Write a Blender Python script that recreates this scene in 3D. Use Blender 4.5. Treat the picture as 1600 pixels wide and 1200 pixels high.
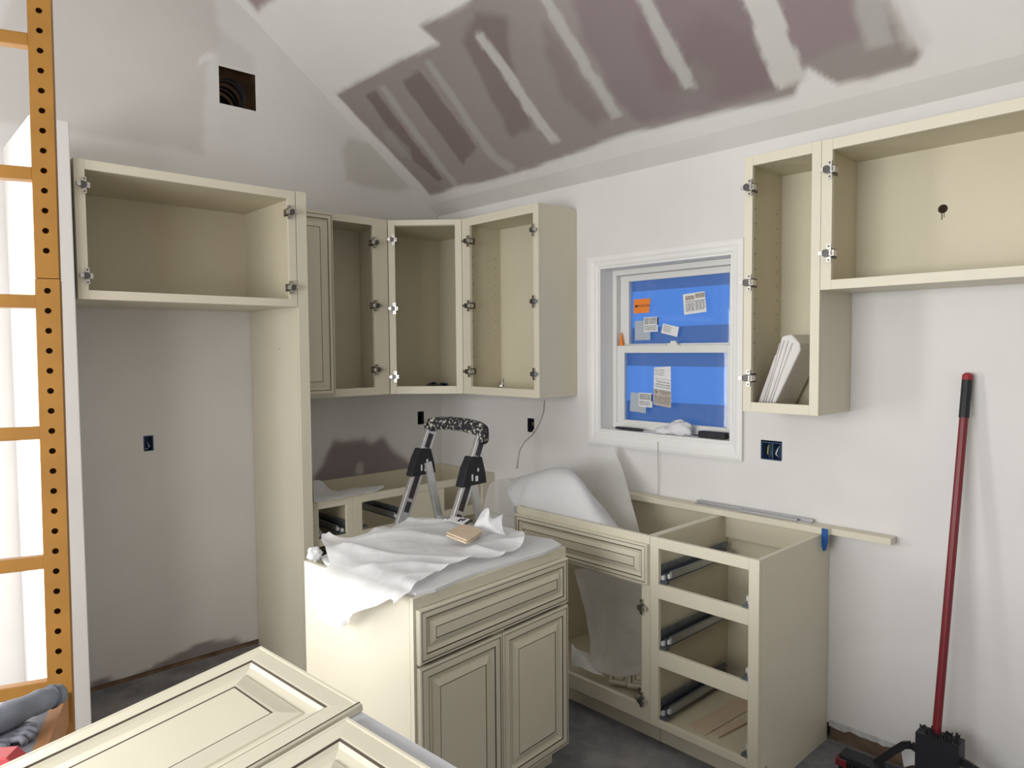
import bpy, bmesh, math, random
import numpy as np
from mathutils import Vector, Matrix, noise, geometry

for o in list(bpy.data.objects): bpy.data.objects.remove(o)
SC = bpy.context.scene
COL = SC.collection
random.seed(7)

# ------------------------------------------------------------------ camera
F_PX = 1115.3538
YAW, PITCH, ROLL = math.radians(43.118), math.radians(2.826), math.radians(-0.465)
CAM = Vector((3.9604, -3.032, 1.6902))
FW = Vector((-math.cos(YAW)*math.cos(PITCH), math.sin(YAW)*math.cos(PITCH), -math.sin(PITCH)))
_r = FW.cross(Vector((0, 0, 1))).normalized(); _u = _r.cross(FW)
RT = _r*math.cos(ROLL) + _u*math.sin(ROLL)
UP = -_r*math.sin(ROLL) + _u*math.cos(ROLL)
cd = bpy.data.cameras.new('camera'); cam = bpy.data.objects.new('camera', cd); COL.objects.link(cam)
cd.sensor_width = 36.0; cd.lens = F_PX*36.0/1600.0; cd.clip_start = 0.02
M = Matrix((RT, UP, -FW)).transposed().to_4x4(); M.translation = CAM
cam.matrix_world = M
SC.camera = cam

# ------------------------------------------------------------------ world and daylight
SC.view_settings.view_transform = 'Standard'
SC.view_settings.look = 'None'
SC.view_settings.gamma = 1.0
SC.view_settings.use_curve_mapping = False
SC.view_settings.exposure = 0.20
W = bpy.data.worlds.new('overcast_sky'); SC.world = W; W.use_nodes = True
W.node_tree.nodes['Background'].inputs[0].default_value = (0.78, 0.88, 1.0, 1)
W.node_tree.nodes['Background'].inputs[1].default_value = 0.92

def area(name, loc, target, sx, sy, power, col):
    l = bpy.data.lights.new(name, 'AREA'); l.shape = 'RECTANGLE'; l.size = sx; l.size_y = sy
    l.energy = power; l.color = col
    o = bpy.data.objects.new(name, l); COL.objects.link(o); o.location = loc
    d = Vector(target) - Vector(loc)
    o.rotation_euler = d.to_track_quat('-Z', 'Y').to_euler()
    return o
# daylight from outside the picture: the glazed door on the left beside the partition, and an unseen fill light added at the solid wall behind the camera
area('door_left_offscreen', (-0.05, -3.25, 1.10), (3, -3.25, 1.10), 0.95, 2.0, 80, (1.0, 0.985, 0.955))
area('fill_behind_offscreen', (2.5, -4.97, 1.65), (2.5, 0, 1.65), 2.6, 1.4, 100, (0.97, 0.985, 1.0))

# ------------------------------------------------------------------ pixel -> place helpers (1600x1200 frame)
def ray(px, py): return FW + RT*((px-800)/F_PX) + UP*((600-py)/F_PX)
def on(px, py, n, d):
    v = ray(px, py); n = Vector(n); t = (d - n.dot(CAM))/n.dot(v); return CAM + v*t
def PX(px, py, x): return on(px, py, (1, 0, 0), x)
def PY(px, py, y): return on(px, py, (0, 1, 0), y)
def PZ(px, py, z): return on(px, py, (0, 0, 1), z)

# ------------------------------------------------------------------ materials
MATS = {}
def mat(name, col, rough=0.6, spec=0.3, metal=0.0, vary=0.0, vscale=8.0, bump=0.0, bscale=60.0, sheen=0.0, attr=None):
    if name in MATS: return MATS[name]
    m = bpy.data.materials.new(name); m.use_nodes = True
    nt = m.node_tree; b = nt.nodes['Principled BSDF']
    b.inputs['Base Color'].default_value = (*col, 1)
    b.inputs['Roughness'].default_value = rough
    b.inputs['Specular IOR Level'].default_value = spec
    b.inputs['Metallic'].default_value = metal
    tc = nt.nodes.new('ShaderNodeTexCoord')
    src = None
    if attr:
        a = nt.nodes.new('ShaderNodeAttribute'); a.attribute_name = attr; src = a.outputs['Color']
    if vary:
        n = nt.nodes.new('ShaderNodeTexNoise'); n.inputs['Scale'].default_value = vscale; n.inputs['Detail'].default_value = 5
        nt.links.new(tc.outputs['Object'], n.inputs['Vector'])
        mr = nt.nodes.new('ShaderNodeMapRange'); mr.inputs['From Min'].default_value = 0.25; mr.inputs['From Max'].default_value = 0.75
        mr.inputs['To Min'].default_value = 1-vary; mr.inputs['To Max'].default_value = 1+vary
        nt.links.new(n.outputs['Fac'], mr.inputs['Value'])
        mx = nt.nodes.new('ShaderNodeMix'); mx.data_type = 'RGBA'; mx.blend_type = 'MULTIPLY'; mx.inputs['Factor'].default_value = 1
        if src: nt.links.new(src, mx.inputs['A'])
        else: mx.inputs['A'].default_value = (*col, 1)
        nt.links.new(mr.outputs['Result'], mx.inputs['B'])
        src = mx.outputs['Result']
    if src: nt.links.new(src, b.inputs['Base Color'])
    if bump:
        n2 = nt.nodes.new('ShaderNodeTexNoise'); n2.inputs['Scale'].default_value = bscale; n2.inputs['Detail'].default_value = 4
        nt.links.new(tc.outputs['Object'], n2.inputs['Vector'])
        bp = nt.nodes.new('ShaderNodeBump'); bp.inputs['Strength'].default_value = bump; bp.inputs['Distance'].default_value = 0.002
        nt.links.new(n2.outputs['Fac'], bp.inputs['Height']); nt.links.new(bp.outputs['Normal'], b.inputs['Normal'])
    MATS[name] = m; return m

def film(name, col, trans=0.5, clear=0.0, rough=0.5):
    """thin sheet: diffuse + translucent (+ a clear share)"""
    m = bpy.data.materials.new(name); m.use_nodes = True; nt = m.node_tree
    out = nt.nodes['Material Output']; b = nt.nodes['Principled BSDF']
    b.inputs['Base Color'].default_value = (*col, 1); b.inputs['Roughness'].default_value = rough
    b.inputs['Specular IOR Level'].default_value = 0.25
    t = nt.nodes.new('ShaderNodeBsdfTranslucent'); t.inputs['Color'].default_value = (*col, 1)
    if 'foam' in name:
        tc = nt.nodes.new('ShaderNodeTexCoord'); nz = nt.nodes.new('ShaderNodeTexNoise'); nz.inputs['Scale'].default_value = 26; nz.inputs['Detail'].default_value = 3
        mp = nt.nodes.new('ShaderNodeMapping'); mp.inputs['Scale'].default_value = (1.0, 0.35, 1.6)
        nt.links.new(tc.outputs['Object'], mp.inputs['Vector']); nt.links.new(mp.outputs['Vector'], nz.inputs['Vector'])
        bp = nt.nodes.new('ShaderNodeBump'); bp.inputs['Strength'].default_value = 0.5; bp.inputs['Distance'].default_value = 0.012
        nt.links.new(nz.outputs['Fac'], bp.inputs['Height']); nt.links.new(bp.outputs['Normal'], b.inputs['Normal']); nt.links.new(bp.outputs['Normal'], t.inputs['Normal'])
    mx = nt.nodes.new('ShaderNodeMixShader'); mx.inputs[0].default_value = trans
    nt.links.new(b.outputs[0], mx.inputs[1]); nt.links.new(t.outputs[0], mx.inputs[2])
    last = mx
    if clear:
        tr = nt.nodes.new('ShaderNodeBsdfTransparent')
        m2 = nt.nodes.new('ShaderNodeMixShader'); m2.inputs[0].default_value = clear
        nt.links.new(mx.outputs[0], m2.inputs[1]); nt.links.new(tr.outputs[0], m2.inputs[2]); last = m2
    nt.links.new(last.outputs[0], out.inputs['Surface'])
    MATS[name] = m; return m

DRY = mat('drywall_paint', (0.74, 0.72, 0.68), 0.85, 0.1, vary=0.03, vscale=3, bump=0.08, bscale=45, attr='tint')
CREAM = mat('cream_paint', (0.665, 0.62, 0.495), 0.42, 0.35, vary=0.02, vscale=5)
CREAMIN = mat('cream_interior', (0.63, 0.575, 0.435), 0.5, 0.3, vary=0.03, vscale=4)
GLAZE = mat('brown_glaze', (0.075, 0.055, 0.04), 0.6)
WHITE = mat('white_trim', (0.80, 0.79, 0.77), 0.4, 0.4, vary=0.02)
VINYL = mat('window_vinyl', (0.74, 0.74, 0.71), 0.35, 0.4)
STEEL = mat('nickel', (0.62, 0.60, 0.57), 0.28, 0.5, metal=1.0)
DARKST = mat('dark_slide_steel', (0.16, 0.18, 0.21), 0.38, 0.5, metal=0.7, vary=0.2, vscale=30)
BLACK = mat('black_plastic', (0.018, 0.018, 0.022), 0.45)
VOID = mat('dark_cavity', (0.02, 0.022, 0.03), 0.8)
BLUEBOX = mat('blue_box_plastic', (0.05, 0.10, 0.20), 0.5)
ALU = mat('aluminium', (0.66, 0.67, 0.68), 0.38, 0.5, metal=0.85, vary=0.12, vscale=25)
YELLOW = mat('scaffold_gold', (0.335, 0.158, 0.030), 0.5, 0.3, vary=0.12, vscale=9)
WOOD = mat('raw_lumber', (0.40, 0.27, 0.16), 0.75, vary=0.25, vscale=14)
CARD = mat('tan_card', (0.60, 0.48, 0.35), 0.85, vary=0.06, vscale=20)
RED = mat('red_paint', (0.17, 0.010, 0.017), 0.35, 0.5)
REDP = mat('red_plastic', (0.55, 0.08, 0.09), 0.5)
ORANGE = mat('orange_print', (0.85, 0.25, 0.04), 0.6)
PAPER = mat('label_paper', (0.78, 0.78, 0.78), 0.7, vary=0.03)
PAPERW = mat('tan_print', (0.50, 0.44, 0.38), 0.7)
GREYPAPER = mat('grey_backing', (0.42, 0.47, 0.52), 0.6)
INK = mat('black_ink', (0.03, 0.03, 0.035), 0.6)
GREYINK = mat('grey_ink', (0.16, 0.16, 0.17), 0.6)
GREYCLOTH = mat('grey_cloth', (0.20, 0.215, 0.25), 0.9, 0.1, vary=0.25, vscale=12)
CLOTH = mat('white_cloth', (0.74, 0.74, 0.76), 0.9, 0.1, vary=0.05)
TAPE = mat('blue_tape', (0.015, 0.085, 0.30), 0.6)
WIRE = mat('white_wire', (0.75, 0.74, 0.70), 0.5)
BOARDG = mat('grey_primer_side', (0.56, 0.57, 0.60), 0.6, vary=0.03)
FOAM = film('foam_wrap', (0.90, 0.905, 0.91), 0.38, 0.0, 0.55)
FOAMT = film('clear_foam_wrap', (0.92, 0.92, 0.91), 0.48, 0.30, 0.45)
BLUEF = film('blue_film', (0.125, 0.285, 0.72), 0.85, 0.0, 0.5)
BLUEF2 = film('blue_film_double', (0.50, 0.53, 0.58), 0.85, 0.0, 0.5)

def concrete():
    m = bpy.data.materials.new('dusty_slab'); m.use_nodes = True; nt = m.node_tree; b = nt.nodes['Principled BSDF']
    tc = nt.nodes.new('ShaderNodeTexCoord'); n = nt.nodes.new('ShaderNodeTexNoise'); n.inputs['Scale'].default_value = 3.5; n.inputs['Detail'].default_value = 9; n.inputs['Roughness'].default_value = 0.65
    nt.links.new(tc.outputs['Object'], n.inputs['Vector'])
    cr = nt.nodes.new('ShaderNodeValToRGB'); e = cr.color_ramp.elements
    e[0].position = 0.35; e[0].color = (0.13, 0.13, 0.14, 1); e[1].position = 0.72; e[1].color = (0.34, 0.33, 0.33, 1)
    nt.links.new(n.outputs['Fac'], cr.inputs['Fac']); nt.links.new(cr.outputs['Color'], b.inputs['Base Color'])
    b.inputs['Roughness'].default_value = 0.85
    bp = nt.nodes.new('ShaderNodeBump'); bp.inputs['Strength'].default_value = 0.25; bp.inputs['Distance'].default_value = 0.004
    nt.links.new(n.outputs['Fac'], bp.inputs['Height']); nt.links.new(bp.outputs['Normal'], b.inputs['Normal'])
    return m
SLAB = concrete()
def splatter():
    m = bpy.data.materials.new('paint_splattered_plastic'); m.use_nodes = True; nt = m.node_tree; b = nt.nodes['Principled BSDF']
    tc = nt.nodes.new('ShaderNodeTexCoord'); n = nt.nodes.new('ShaderNodeTexNoise'); n.inputs['Scale'].default_value = 60; n.inputs['Detail'].default_value = 4; n.inputs['Roughness'].default_value = 0.62
    nt.links.new(tc.outputs['Object'], n.inputs['Vector'])
    cr = nt.nodes.new('ShaderNodeValToRGB'); e = cr.color_ramp.elements; cr.color_ramp.interpolation = 'LINEAR'
    e[0].position = 0.55; e[0].color = (0.015, 0.015, 0.018, 1); e[1].position = 0.61; e[1].color = (0.60, 0.58, 0.50, 1)
    nt.links.new(n.outputs['Fac'], cr.inputs['Fac']); nt.links.new(cr.outputs['Color'], b.inputs['Base Color'])
    b.inputs['Roughness'].default_value = 0.7
    return m
SPLAT = splatter()
def glass_mat():
    m = bpy.data.materials.new('window_glass'); m.use_nodes = True; nt = m.node_tree
    out = nt.nodes['Material Output']; nt.nodes.remove(nt.nodes['Principled BSDF'])
    tr = nt.nodes.new('ShaderNodeBsdfTransparent'); tr.inputs[0].default_value = (0.93, 0.96, 0.95, 1)
    gl = nt.nodes.new('ShaderNodeBsdfGlossy'); gl.inputs['Roughness'].default_value = 0.03
    fr = nt.nodes.new('ShaderNodeFresnel'); fr.inputs['IOR'].default_value = 1.45
    mx = nt.nodes.new('ShaderNodeMixShader')
    nt.links.new(fr.outputs[0], mx.inputs[0]); nt.links.new(tr.outputs[0], mx.inputs[1]); nt.links.new(gl.outputs[0], mx.inputs[2])
    nt.links.new(mx.outputs[0], out.inputs['Surface']); return m
GLASS = glass_mat()

# ------------------------------------------------------------------ mesh builder
class MB:
    def __init__(s): s.v = []; s.f = []; s.mi = []
    def quad(s, pts, mi=0):
        i = len(s.v); s.v += [Vector(p) for p in pts]; s.f.append(tuple(range(i, i+len(pts)))); s.mi.append(mi); return s
    def box(s, x0, x1, y0, y1, z0, z1, mi=0, mats=None):
        i = len(s.v)
        s.v += [Vector((x, y, z)) for z in (z0, z1) for y in (y0, y1) for x in (x0, x1)]
        fs = [(0, 4, 6, 2), (1, 3, 7, 5), (0, 1, 5, 4), (2, 6, 7, 3), (0, 2, 3, 1), (4, 5, 7, 6)]   # -x +x -y +y -z +z
        for k, f in enumerate(fs):
            s.f.append(tuple(i+j for j in f)); s.mi.append(mats.get(k, mi) if mats else mi)
        return s
    def bar(s, a, b, w, h, up=(0, 0, 1), mi=0):
        a = Vector(a); b = Vector(b); d = (b-a).normalized(); u = Vector(up)
        r = d.cross(u).normalized(); u = r.cross(d)
        i = len(s.v)
        for p in (a, b):
            for sx, sy in ((-1, -1), (1, -1), (1, 1), (-1, 1)): s.v.append(p + r*(sx*w/2) + u*(sy*h/2))
        for f in ((3, 2, 1, 0), (4, 5, 6, 7), (0, 1, 5, 4), (1, 2, 6, 5), (2, 3, 7, 6), (3, 0, 4, 7)):
            s.f.append(tuple(i+j for j in f)); s.mi.append(mi)
        return s
    def cyl(s, a, b, r, n=12, r2=None, mi=0, cap=True):
        a = Vector(a); b = Vector(b); d = (b-a).normalized(); r2 = r if r2 is None else r2
        q = d.orthogonal().normalized(); w = d.cross(q); i = len(s.v)
        for p, rr in ((a, r), (b, r2)):
            for k in range(n):
                t = 2*math.pi*k/n; s.v.append(p + q*(rr*math.cos(t)) + w*(rr*math.sin(t)))
        for k in range(n):
            s.f.append((i+k, i+(k+1) % n, i+n+(k+1) % n, i+n+k)); s.mi.append(mi)
        if cap:
            s.f.append(tuple(i+k for k in reversed(range(n)))); s.mi.append(mi)
            s.f.append(tuple(i+n+k for k in range(n))); s.mi.append(mi)
        return s
    def tube(s, path, r, n=8, mi=0):
        path = [Vector(p) for p in path]; i0 = len(s.v); q = None
        for k, p in enumerate(path):
            d = (path[min(k+1, len(path)-1)] - path[max(k-1, 0)]).normalized()
            q = d.orthogonal().normalized() if q is None else (q - d*q.dot(d)).normalized()
            w = d.cross(q)
            for j in range(n):
                t = 2*math.pi*j/n; s.v.append(p + q*(r*math.cos(t)) + w*(r*math.sin(t)))
        for k in range(len(path)-1):
            for j in range(n):
                s.f.append((i0+k*n+j, i0+k*n+(j+1) % n, i0+(k+1)*n+(j+1) % n, i0+(k+1)*n+j)); s.mi.append(mi)
        s.f.append(tuple(i0+j for j in reversed(range(n)))); s.mi.append(mi)
        e = i0+(len(path)-1)*n; s.f.append(tuple(e+j for j in range(n))); s.mi.append(mi)
        return s
    def prism(s, poly, axis_o, ax, ay, az, t, mi=0):
        """polygon (2D) in plane (ax, ay) at axis_o, extruded t along az"""
        o = Vector(axis_o); ax = Vector(ax); ay = Vector(ay); az = Vector(az); n = len(poly); i = len(s.v)
        for k in (0, t):
            for (p, q) in poly: s.v.append(o + ax*p + ay*q + az*k)
        s.f.append(tuple(i+k for k in reversed(range(n)))); s.mi.append(mi)
        s.f.append(tuple(i+n+k for k in range(n))); s.mi.append(mi)
        for k in range(n):
            s.f.append((i+k, i+(k+1) % n, i+n+(k+1) % n, i+n+k)); s.mi.append(mi)
        return s
    def rings(s, w, h, ring, back=True, x0=0, z0=0):
        """rectangular profile in local x,z; ring = [(inset, y, material of the band that follows)]"""
        i = len(s.v)
        for (d, y, m) in ring:
            s.v += [Vector((x0+d, y, z0+d)), Vector((x0+w-d, y, z0+d)), Vector((x0+w-d, y, z0+h-d)), Vector((x0+d, y, z0+h-d))]
        for k in range(len(ring)-1):
            for j in range(4):
                a = i+4*k+j; b = i+4*k+(j+1) % 4
                s.f.append((a, b, b+4, a+4)); s.mi.append(ring[k][2])
        e = i+4*(len(ring)-1); s.f.append((e, e+1, e+2, e+3)); s.mi.append(ring[-1][2])
        if back: s.f.append((i+3, i+2, i+1, i)); s.mi.append(0)
        return s
    def build(s, name, mats, parent=None, smooth=False, bevel=0.0, fixn=False):
        me = bpy.data.meshes.new(name)
        if not isinstance(mats, (list, tuple)): mats = [mats]
        me.from_pydata([tuple(v) for v in s.v], [], s.f)
        for m in mats: me.materials.append(m)
        for p, k in zip(me.polygons, s.mi): p.material_index = min(k, len(mats)-1); p.use_smooth = smooth
        if fixn:
            bm = bmesh.new(); bm.from_mesh(me); bmesh.ops.recalc_face_normals(bm, faces=bm.faces); bm.to_mesh(me); bm.free()
        me.update()
        o = bpy.data.objects.new(name, me); COL.objects.link(o)
        if parent: o.parent = parent
        if bevel:
            b = o.modifiers.new('edge', 'BEVEL'); b.width = bevel; b.segments = 2; b.limit_method = 'ANGLE'; b.angle_limit = math.radians(50)
        return o
    def xf(s, M):
        s.v = [M @ v for v in s.v]; return s

def tag(o, label=None, cat=None, group=None, kind=None):
    if label: o['label'] = label
    if cat: o['category'] = cat
    if group: o['group'] = group
    if kind: o['kind'] = kind
    return o
def thing(name, loc, rz, label, cat, group=None):
    o = bpy.data.objects.new(name, None); COL.objects.link(o); o.location = loc; o.rotation_euler = (0, 0, rz); o.empty_display_size = 0.1
    return tag(o, label, cat, group)
def B(x0, x1, y0, y1, z0, z1, **k): return MB().box(x0, x1, y0, y1, z0, z1, **k)
def single(mb, name, mats, base, label, cat, group=None, **k):
    """a thing that is one mesh: origin moved to its base"""
    b = Vector(base); mb.v = [v-b for v in mb.v]
    o = mb.build(name, mats, None, **k); o.location = b
    return tag(o, label, cat, group)

# ------------------------------------------------------------------ painted board surfaces
def srgb(r, g, b):
    f = lambda c: (c/255/12.92) if c <= 10 else ((c/255+0.055)/1.055)**2.4
    return np.array([f(r), f(g), f(b)])
def sdf(P, poly):
    """signed distance (inside > 0) of points P (N,2) to polygon"""
    poly = np.array(poly, float); n = len(poly); d = np.full(len(P), 1e9); ins = np.zeros(len(P), bool)
    for i in range(n):
        a, b = poly[i], poly[(i+1) % n]; e = b-a; w = P-a
        t = np.clip((w@e)/(e@e+1e-12), 0, 1); q = w - t[:, None]*e
        d = np.minimum(d, np.hypot(q[:, 0], q[:, 1]))
        c = ((a[1] > P[:, 1]) != (b[1] > P[:, 1]))
        xi = a[0] + (P[:, 1]-a[1])/(b[1]-a[1]+1e-12)*(b[0]-a[0])
        ins ^= c & (P[:, 0] < xi)
    return np.where(ins, d, -d)
def jitter(P, s, seed):
    return np.array([noise.noise(Vector((p[0]*s+seed, p[1]*s-seed, seed*1.7))) for p in P])
def paint(me, to2d, base, layers):
    """layers: (polygon, feather, colour, opacity, edge noise amp, noise scale)"""
    co = np.zeros(len(me.vertices)*3); me.vertices.foreach_get('co', co); co = co.reshape(-1, 3)
    P = to2d(co); C = np.tile(np.array(base, float), (len(P), 1))
    for k, (poly, fe, col, op, amp, ns) in enumerate(layers):
        poly = np.array(poly); lo = poly.min(0)-0.15; hi = poly.max(0)+0.15
        idx = np.where(((P >= lo) & (P <= hi)).all(1))[0]
        if len(idx) == 0: continue
        Q = P[idx]; d = sdf(Q, poly)
        if amp: d = d + amp*jitter(Q, ns, 3.1*k+1) + amp*0.5*jitter(Q, ns*3.1, 5.3*k+2)
        a = np.clip(d/fe+0.5, 0, 1); a = (a*a*(3-2*a)*op)[:, None]
        C[idx] = C[idx]*(1-a) + np.array(col)*a
    at = me.color_attributes.new('tint', 'FLOAT_COLOR', 'POINT')
    at.data.foreach_set('color', np.hstack([C, np.ones((len(C), 1))]).ravel())
def lines(a, b, step, extra=()):
    n = max(1, int(round((b-a)/step))); L = [a+(b-a)*i/n for i in range(n+1)]
    for e in extra: 
        L = [l for l in L if abs(l-e) > step*0.45 or l in (a, b)]; L.append(e)
    return sorted(set(L))
def grid_wall(name, us, vs, holes, to3d):
    """board surface with real rectangular holes"""
    me = bpy.data.meshes.new(name); vid = {}; V = []; Fs = []
    def vx(i, j):
        if (i, j) not in vid: vid[(i, j)] = len(V); V.append(to3d(us[i], vs[j]))
        return vid[(i, j)]
    for i in range(len(us)-1):
        for j in range(len(vs)-1):
            cu = (us[i]+us[i+1])/2; cv = (vs[j]+vs[j+1])/2
            if any(h[0] < cu < h[1] and h[2] < cv < h[3] for h in holes): continue
            Fs.append((vx(i, j), vx(i+1, j), vx(i+1, j+1), vx(i, j+1)))
    me.from_pydata(V, [], Fs); me.update(); return me
def struct(name, me_or_mb, m, parent=None, **k):
    if isinstance(me_or_mb, MB): o = me_or_mb.build(name, m, parent, **k)
    else:
        me_or_mb.materials.append(m); o = bpy.data.objects.new(name, me_or_mb); COL.objects.link(o); o.parent = parent
    if not parent: o['kind'] = 'structure'
    return o

WHITE_D = np.array((0.715, 0.70, 0.68)); 
# ---- floor
struct('floor', B(-0.34, 6.2, -5.0, 0.176, -0.10, 0.0), SLAB)

# ---- window wall (y = 0)
H = 2.605; YC, ZC = -0.100, 2.665; SL = 0.745; YR = -2.55
ZR = ZC + SL*(YC-YR)
WX0, WX1, WZ0, WZ1 = 1.428, 2.235, 1.236, 2.130
g2 = (2.375, 2.476, 1.178, 1.262); g1 = (0.858, 0.916, 1.183, 1.268)
vh = (3.078, 3.116, 2.180, 2.218)
us = lines(0, 6.2, 0.035, (vh[0], vh[1], WX0, WX1, g2[0], g2[1], g1[0], g1[1])); vs = lines(0.075, H, 0.035, (vh[2], vh[3], WZ0, WZ1, g2[2], g2[3], g1[2], g1[3]))
me = grid_wall('wall_back', us, vs, [(WX0, WX1, WZ0, WZ1), g2, g1, vh], lambda u, v: (u, 0, v))
wp = lambda pts: [(PY(a, b, 0).x, PY(a, b, 0).z) for a, b in pts]
paint(me, lambda c: c[:, [0, 2]], WHITE_D, [
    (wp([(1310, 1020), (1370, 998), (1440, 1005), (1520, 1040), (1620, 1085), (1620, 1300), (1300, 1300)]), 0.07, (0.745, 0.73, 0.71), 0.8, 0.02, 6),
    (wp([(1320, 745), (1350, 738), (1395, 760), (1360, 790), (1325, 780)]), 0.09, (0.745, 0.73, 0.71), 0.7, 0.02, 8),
])
wall_back = struct('wall_back', me, DRY)
struct('bottom_plate', B(2.70, 6.2, 0.012, 0.10, 0.0, 0.085), mat('old_plate', (0.20, 0.135, 0.09), 0.9, vary=0.5, vscale=9), wall_back)
_r2 = random.Random(11); xs_ = [2.70+0.022*k for k in range(40)]
struct('torn_drywall_edge', MB().prism([(x, 0.088) for x in xs_]+[(x, 0.088-_r2.uniform(0.012, 0.030)) for x in reversed(xs_)], (0, -0.004, 0), (1, 0, 0), (0, 0, 1), (0, 1, 0), 0.003), mat('gypsum', (0.55, 0.54, 0.53), 0.9, vary=0.2, vscale=40), wall_back, fixn=True)
struct('outer_sheathing', MB().box(-0.2, WX0-0.002, 0.155, 0.175, 0, H).box(WX1+0.002, 6.2, 0.155, 0.175, 0, H).box(WX0-0.002, WX1+0.002, 0.155, 0.175, 0, WZ0-0.002).box(WX0-0.002, WX1+0.002, 0.155, 0.175, WZ1+0.002, H), WOOD, wall_back)

# ---- gable wall with refrigerator alcove (x = 0)
dh = (-1.483, -1.280, 3.037, 3.236); o1 = (-1.922, -1.873, 1.176, 1.258); o2 = (-0.203, -0.150, 1.180, 1.270); DO = (-3.75, -2.75, 0.0, 2.10)
us = lines(-5.0, 0, 0.02, (dh[0], dh[1], o1[0], o1[1], o2[0], o2[1], DO[0], DO[1])); vs = lines(0.03, 4.7, 0.02, (dh[2], dh[3], o1[2], o1[3], o2[2], o2[3], DO[3]))
me = grid_wall('wall_left', us, vs, [dh, o1, o2, DO], lambda u, v: (0, u, v))
bm = bmesh.new(); bm.from_mesh(me)
bmesh.ops.bisect_plane(bm, geom=bm.verts[:]+bm.edges[:]+bm.faces[:], plane_co=(0, YC, 0), plane_no=(0, 1, 0))
for (pc, pn, side) in (((0, YC, ZC), (0, SL, 1), 0), ((0, YR, ZR), (0, -SL, 1), 0), ((0, 0, H), (0, (ZC-H)/-YC, 1), 1)):
    fs = [f for f in bm.faces if (f.calc_center_median().y > YC) == bool(side)]
    es = list({e for f in fs for e in f.edges}); vv = list({v for f in fs for v in f.verts})
    bmesh.ops.bisect_plane(bm, geom=vv+es+fs, plane_co=pc, plane_no=pn, clear_outer=False)
    kill = [f for f in bm.faces if (f.calc_center_median().y > YC) == bool(side) and (f.calc_center_median()-Vector(pc)).dot(Vector(pn)) > 1e-4]
    bmesh.ops.delete(bm, geom=kill, context='FACES')
bm.to_mesh(me); bm.free()
wp = lambda pts: [(PX(a, b, 0).y, PX(a, b, 0).z) for a, b in pts]
paint(me, lambda c: c[:, [1, 2]], WHITE_D, [
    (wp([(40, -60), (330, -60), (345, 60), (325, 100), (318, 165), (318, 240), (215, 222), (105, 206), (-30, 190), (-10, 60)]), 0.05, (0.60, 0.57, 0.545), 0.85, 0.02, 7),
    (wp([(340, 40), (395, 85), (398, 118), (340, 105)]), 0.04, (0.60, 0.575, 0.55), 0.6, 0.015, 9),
    (wp([(535, 235), (548, 215), (585, 225), (640, 292), (620, 300), (570, 292), (540, 280)]), 0.05, (0.54, 0.52, 0.48), 0.8, 0.015, 9),
    (wp([(310, 90), (333, 80), (336, 92), (312, 100)]), 0.02, (0.78, 0.765, 0.74), 0.8, 0.01, 20),
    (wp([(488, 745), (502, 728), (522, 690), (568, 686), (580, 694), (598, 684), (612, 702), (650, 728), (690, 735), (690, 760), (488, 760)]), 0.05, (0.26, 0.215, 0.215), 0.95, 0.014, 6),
    (wp([(556, 742), (558, 722), (566, 724), (568, 742)]), 0.012, (0.55, 0.52, 0.49), 0.8, 0.006, 30),
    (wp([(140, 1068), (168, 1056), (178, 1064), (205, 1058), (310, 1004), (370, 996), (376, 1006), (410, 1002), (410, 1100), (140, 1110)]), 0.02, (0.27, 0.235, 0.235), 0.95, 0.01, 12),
])
wall_left = struct('wall_left', me, DRY)
struct('bottom_plate', B(-0.09, -0.012, -2.33, -1.34, 0.0, 0.05), MATS['old_plate'], wall_left)
struct('outer_sheathing', MB().box(-0.34, -0.32, DO[1]+0.07, 0.2, -0.1, 4.8).box(-0.34, -0.32, -5.2, DO[0]-0.07, -0.1, 4.8).box(-0.34, -0.32, DO[0]-0.07, DO[1]+0.07, DO[3]+0.07, 4.8), WOOD, wall_left)
# open duct behind the square cut-out: dark stud bay and a round flexible duct collar
db = MB().quad([(-0.30, dh[0]-0.1, dh[2]-0.1), (-0.30, dh[1]+0.1, dh[2]-0.1), (-0.30, dh[1]+0.1, dh[3]+0.1), (-0.30, dh[0]-0.1, dh[3]+0.1)])
for a, b in (((dh[0]-.1, dh[2]-.1), (dh[1]+.1, dh[2]-.1)), ((dh[1]+.1, dh[2]-.1), (dh[1]+.1, dh[3]+.1)), ((dh[1]+.1, dh[3]+.1), (dh[0]-.1, dh[3]+.1)), ((dh[0]-.1, dh[3]+.1), (dh[0]-.1, dh[2]-.1))):
    db.quad([(-0.02, a[0], a[1]), (-0.02, b[0], b[1]), (-0.30, b[0], b[1]), (-0.30, a[0], a[1])])
struct('duct_cavity', db, WOOD, wall_left)
cy, cz = (dh[0]+dh[1])/2-0.02, (dh[2]+dh[3])/2-0.02
dm = MB()
for k in range(5): dm.cyl((-0.05-0.045*k, cy, cz-0.01*k), (-0.085-0.045*k, cy, cz-0.01*k), 0.085+0.006*(k % 2), 24, cap=False)
dm.cyl((-0.270, cy, cz-0.05), (-0.275, cy, cz-0.05), 0.10, 24)
struct('flex_duct', dm, mat('black_duct_skin', (0.035, 0.037, 0.045), 0.4, 0.5), wall_left, smooth=True)

# ---- partition stub beside the alcove
PYA, PYB, PXE, PZT = -2.466, -2.331, 0.620, 2.617
me = bpy.data.meshes.new('wall_partition')
mb = MB().box(0.001, PXE, PYA, PYB, 0, PZT); mb.v = [Vector(v) for v in mb.v]
part = mb.build('wall_partition', mat('partition_paint', (0.715, 0.70, 0.68), 0.85, 0.1, vary=0.02, vscale=3), bevel=0.004); part['kind'] = 'structure'

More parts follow.
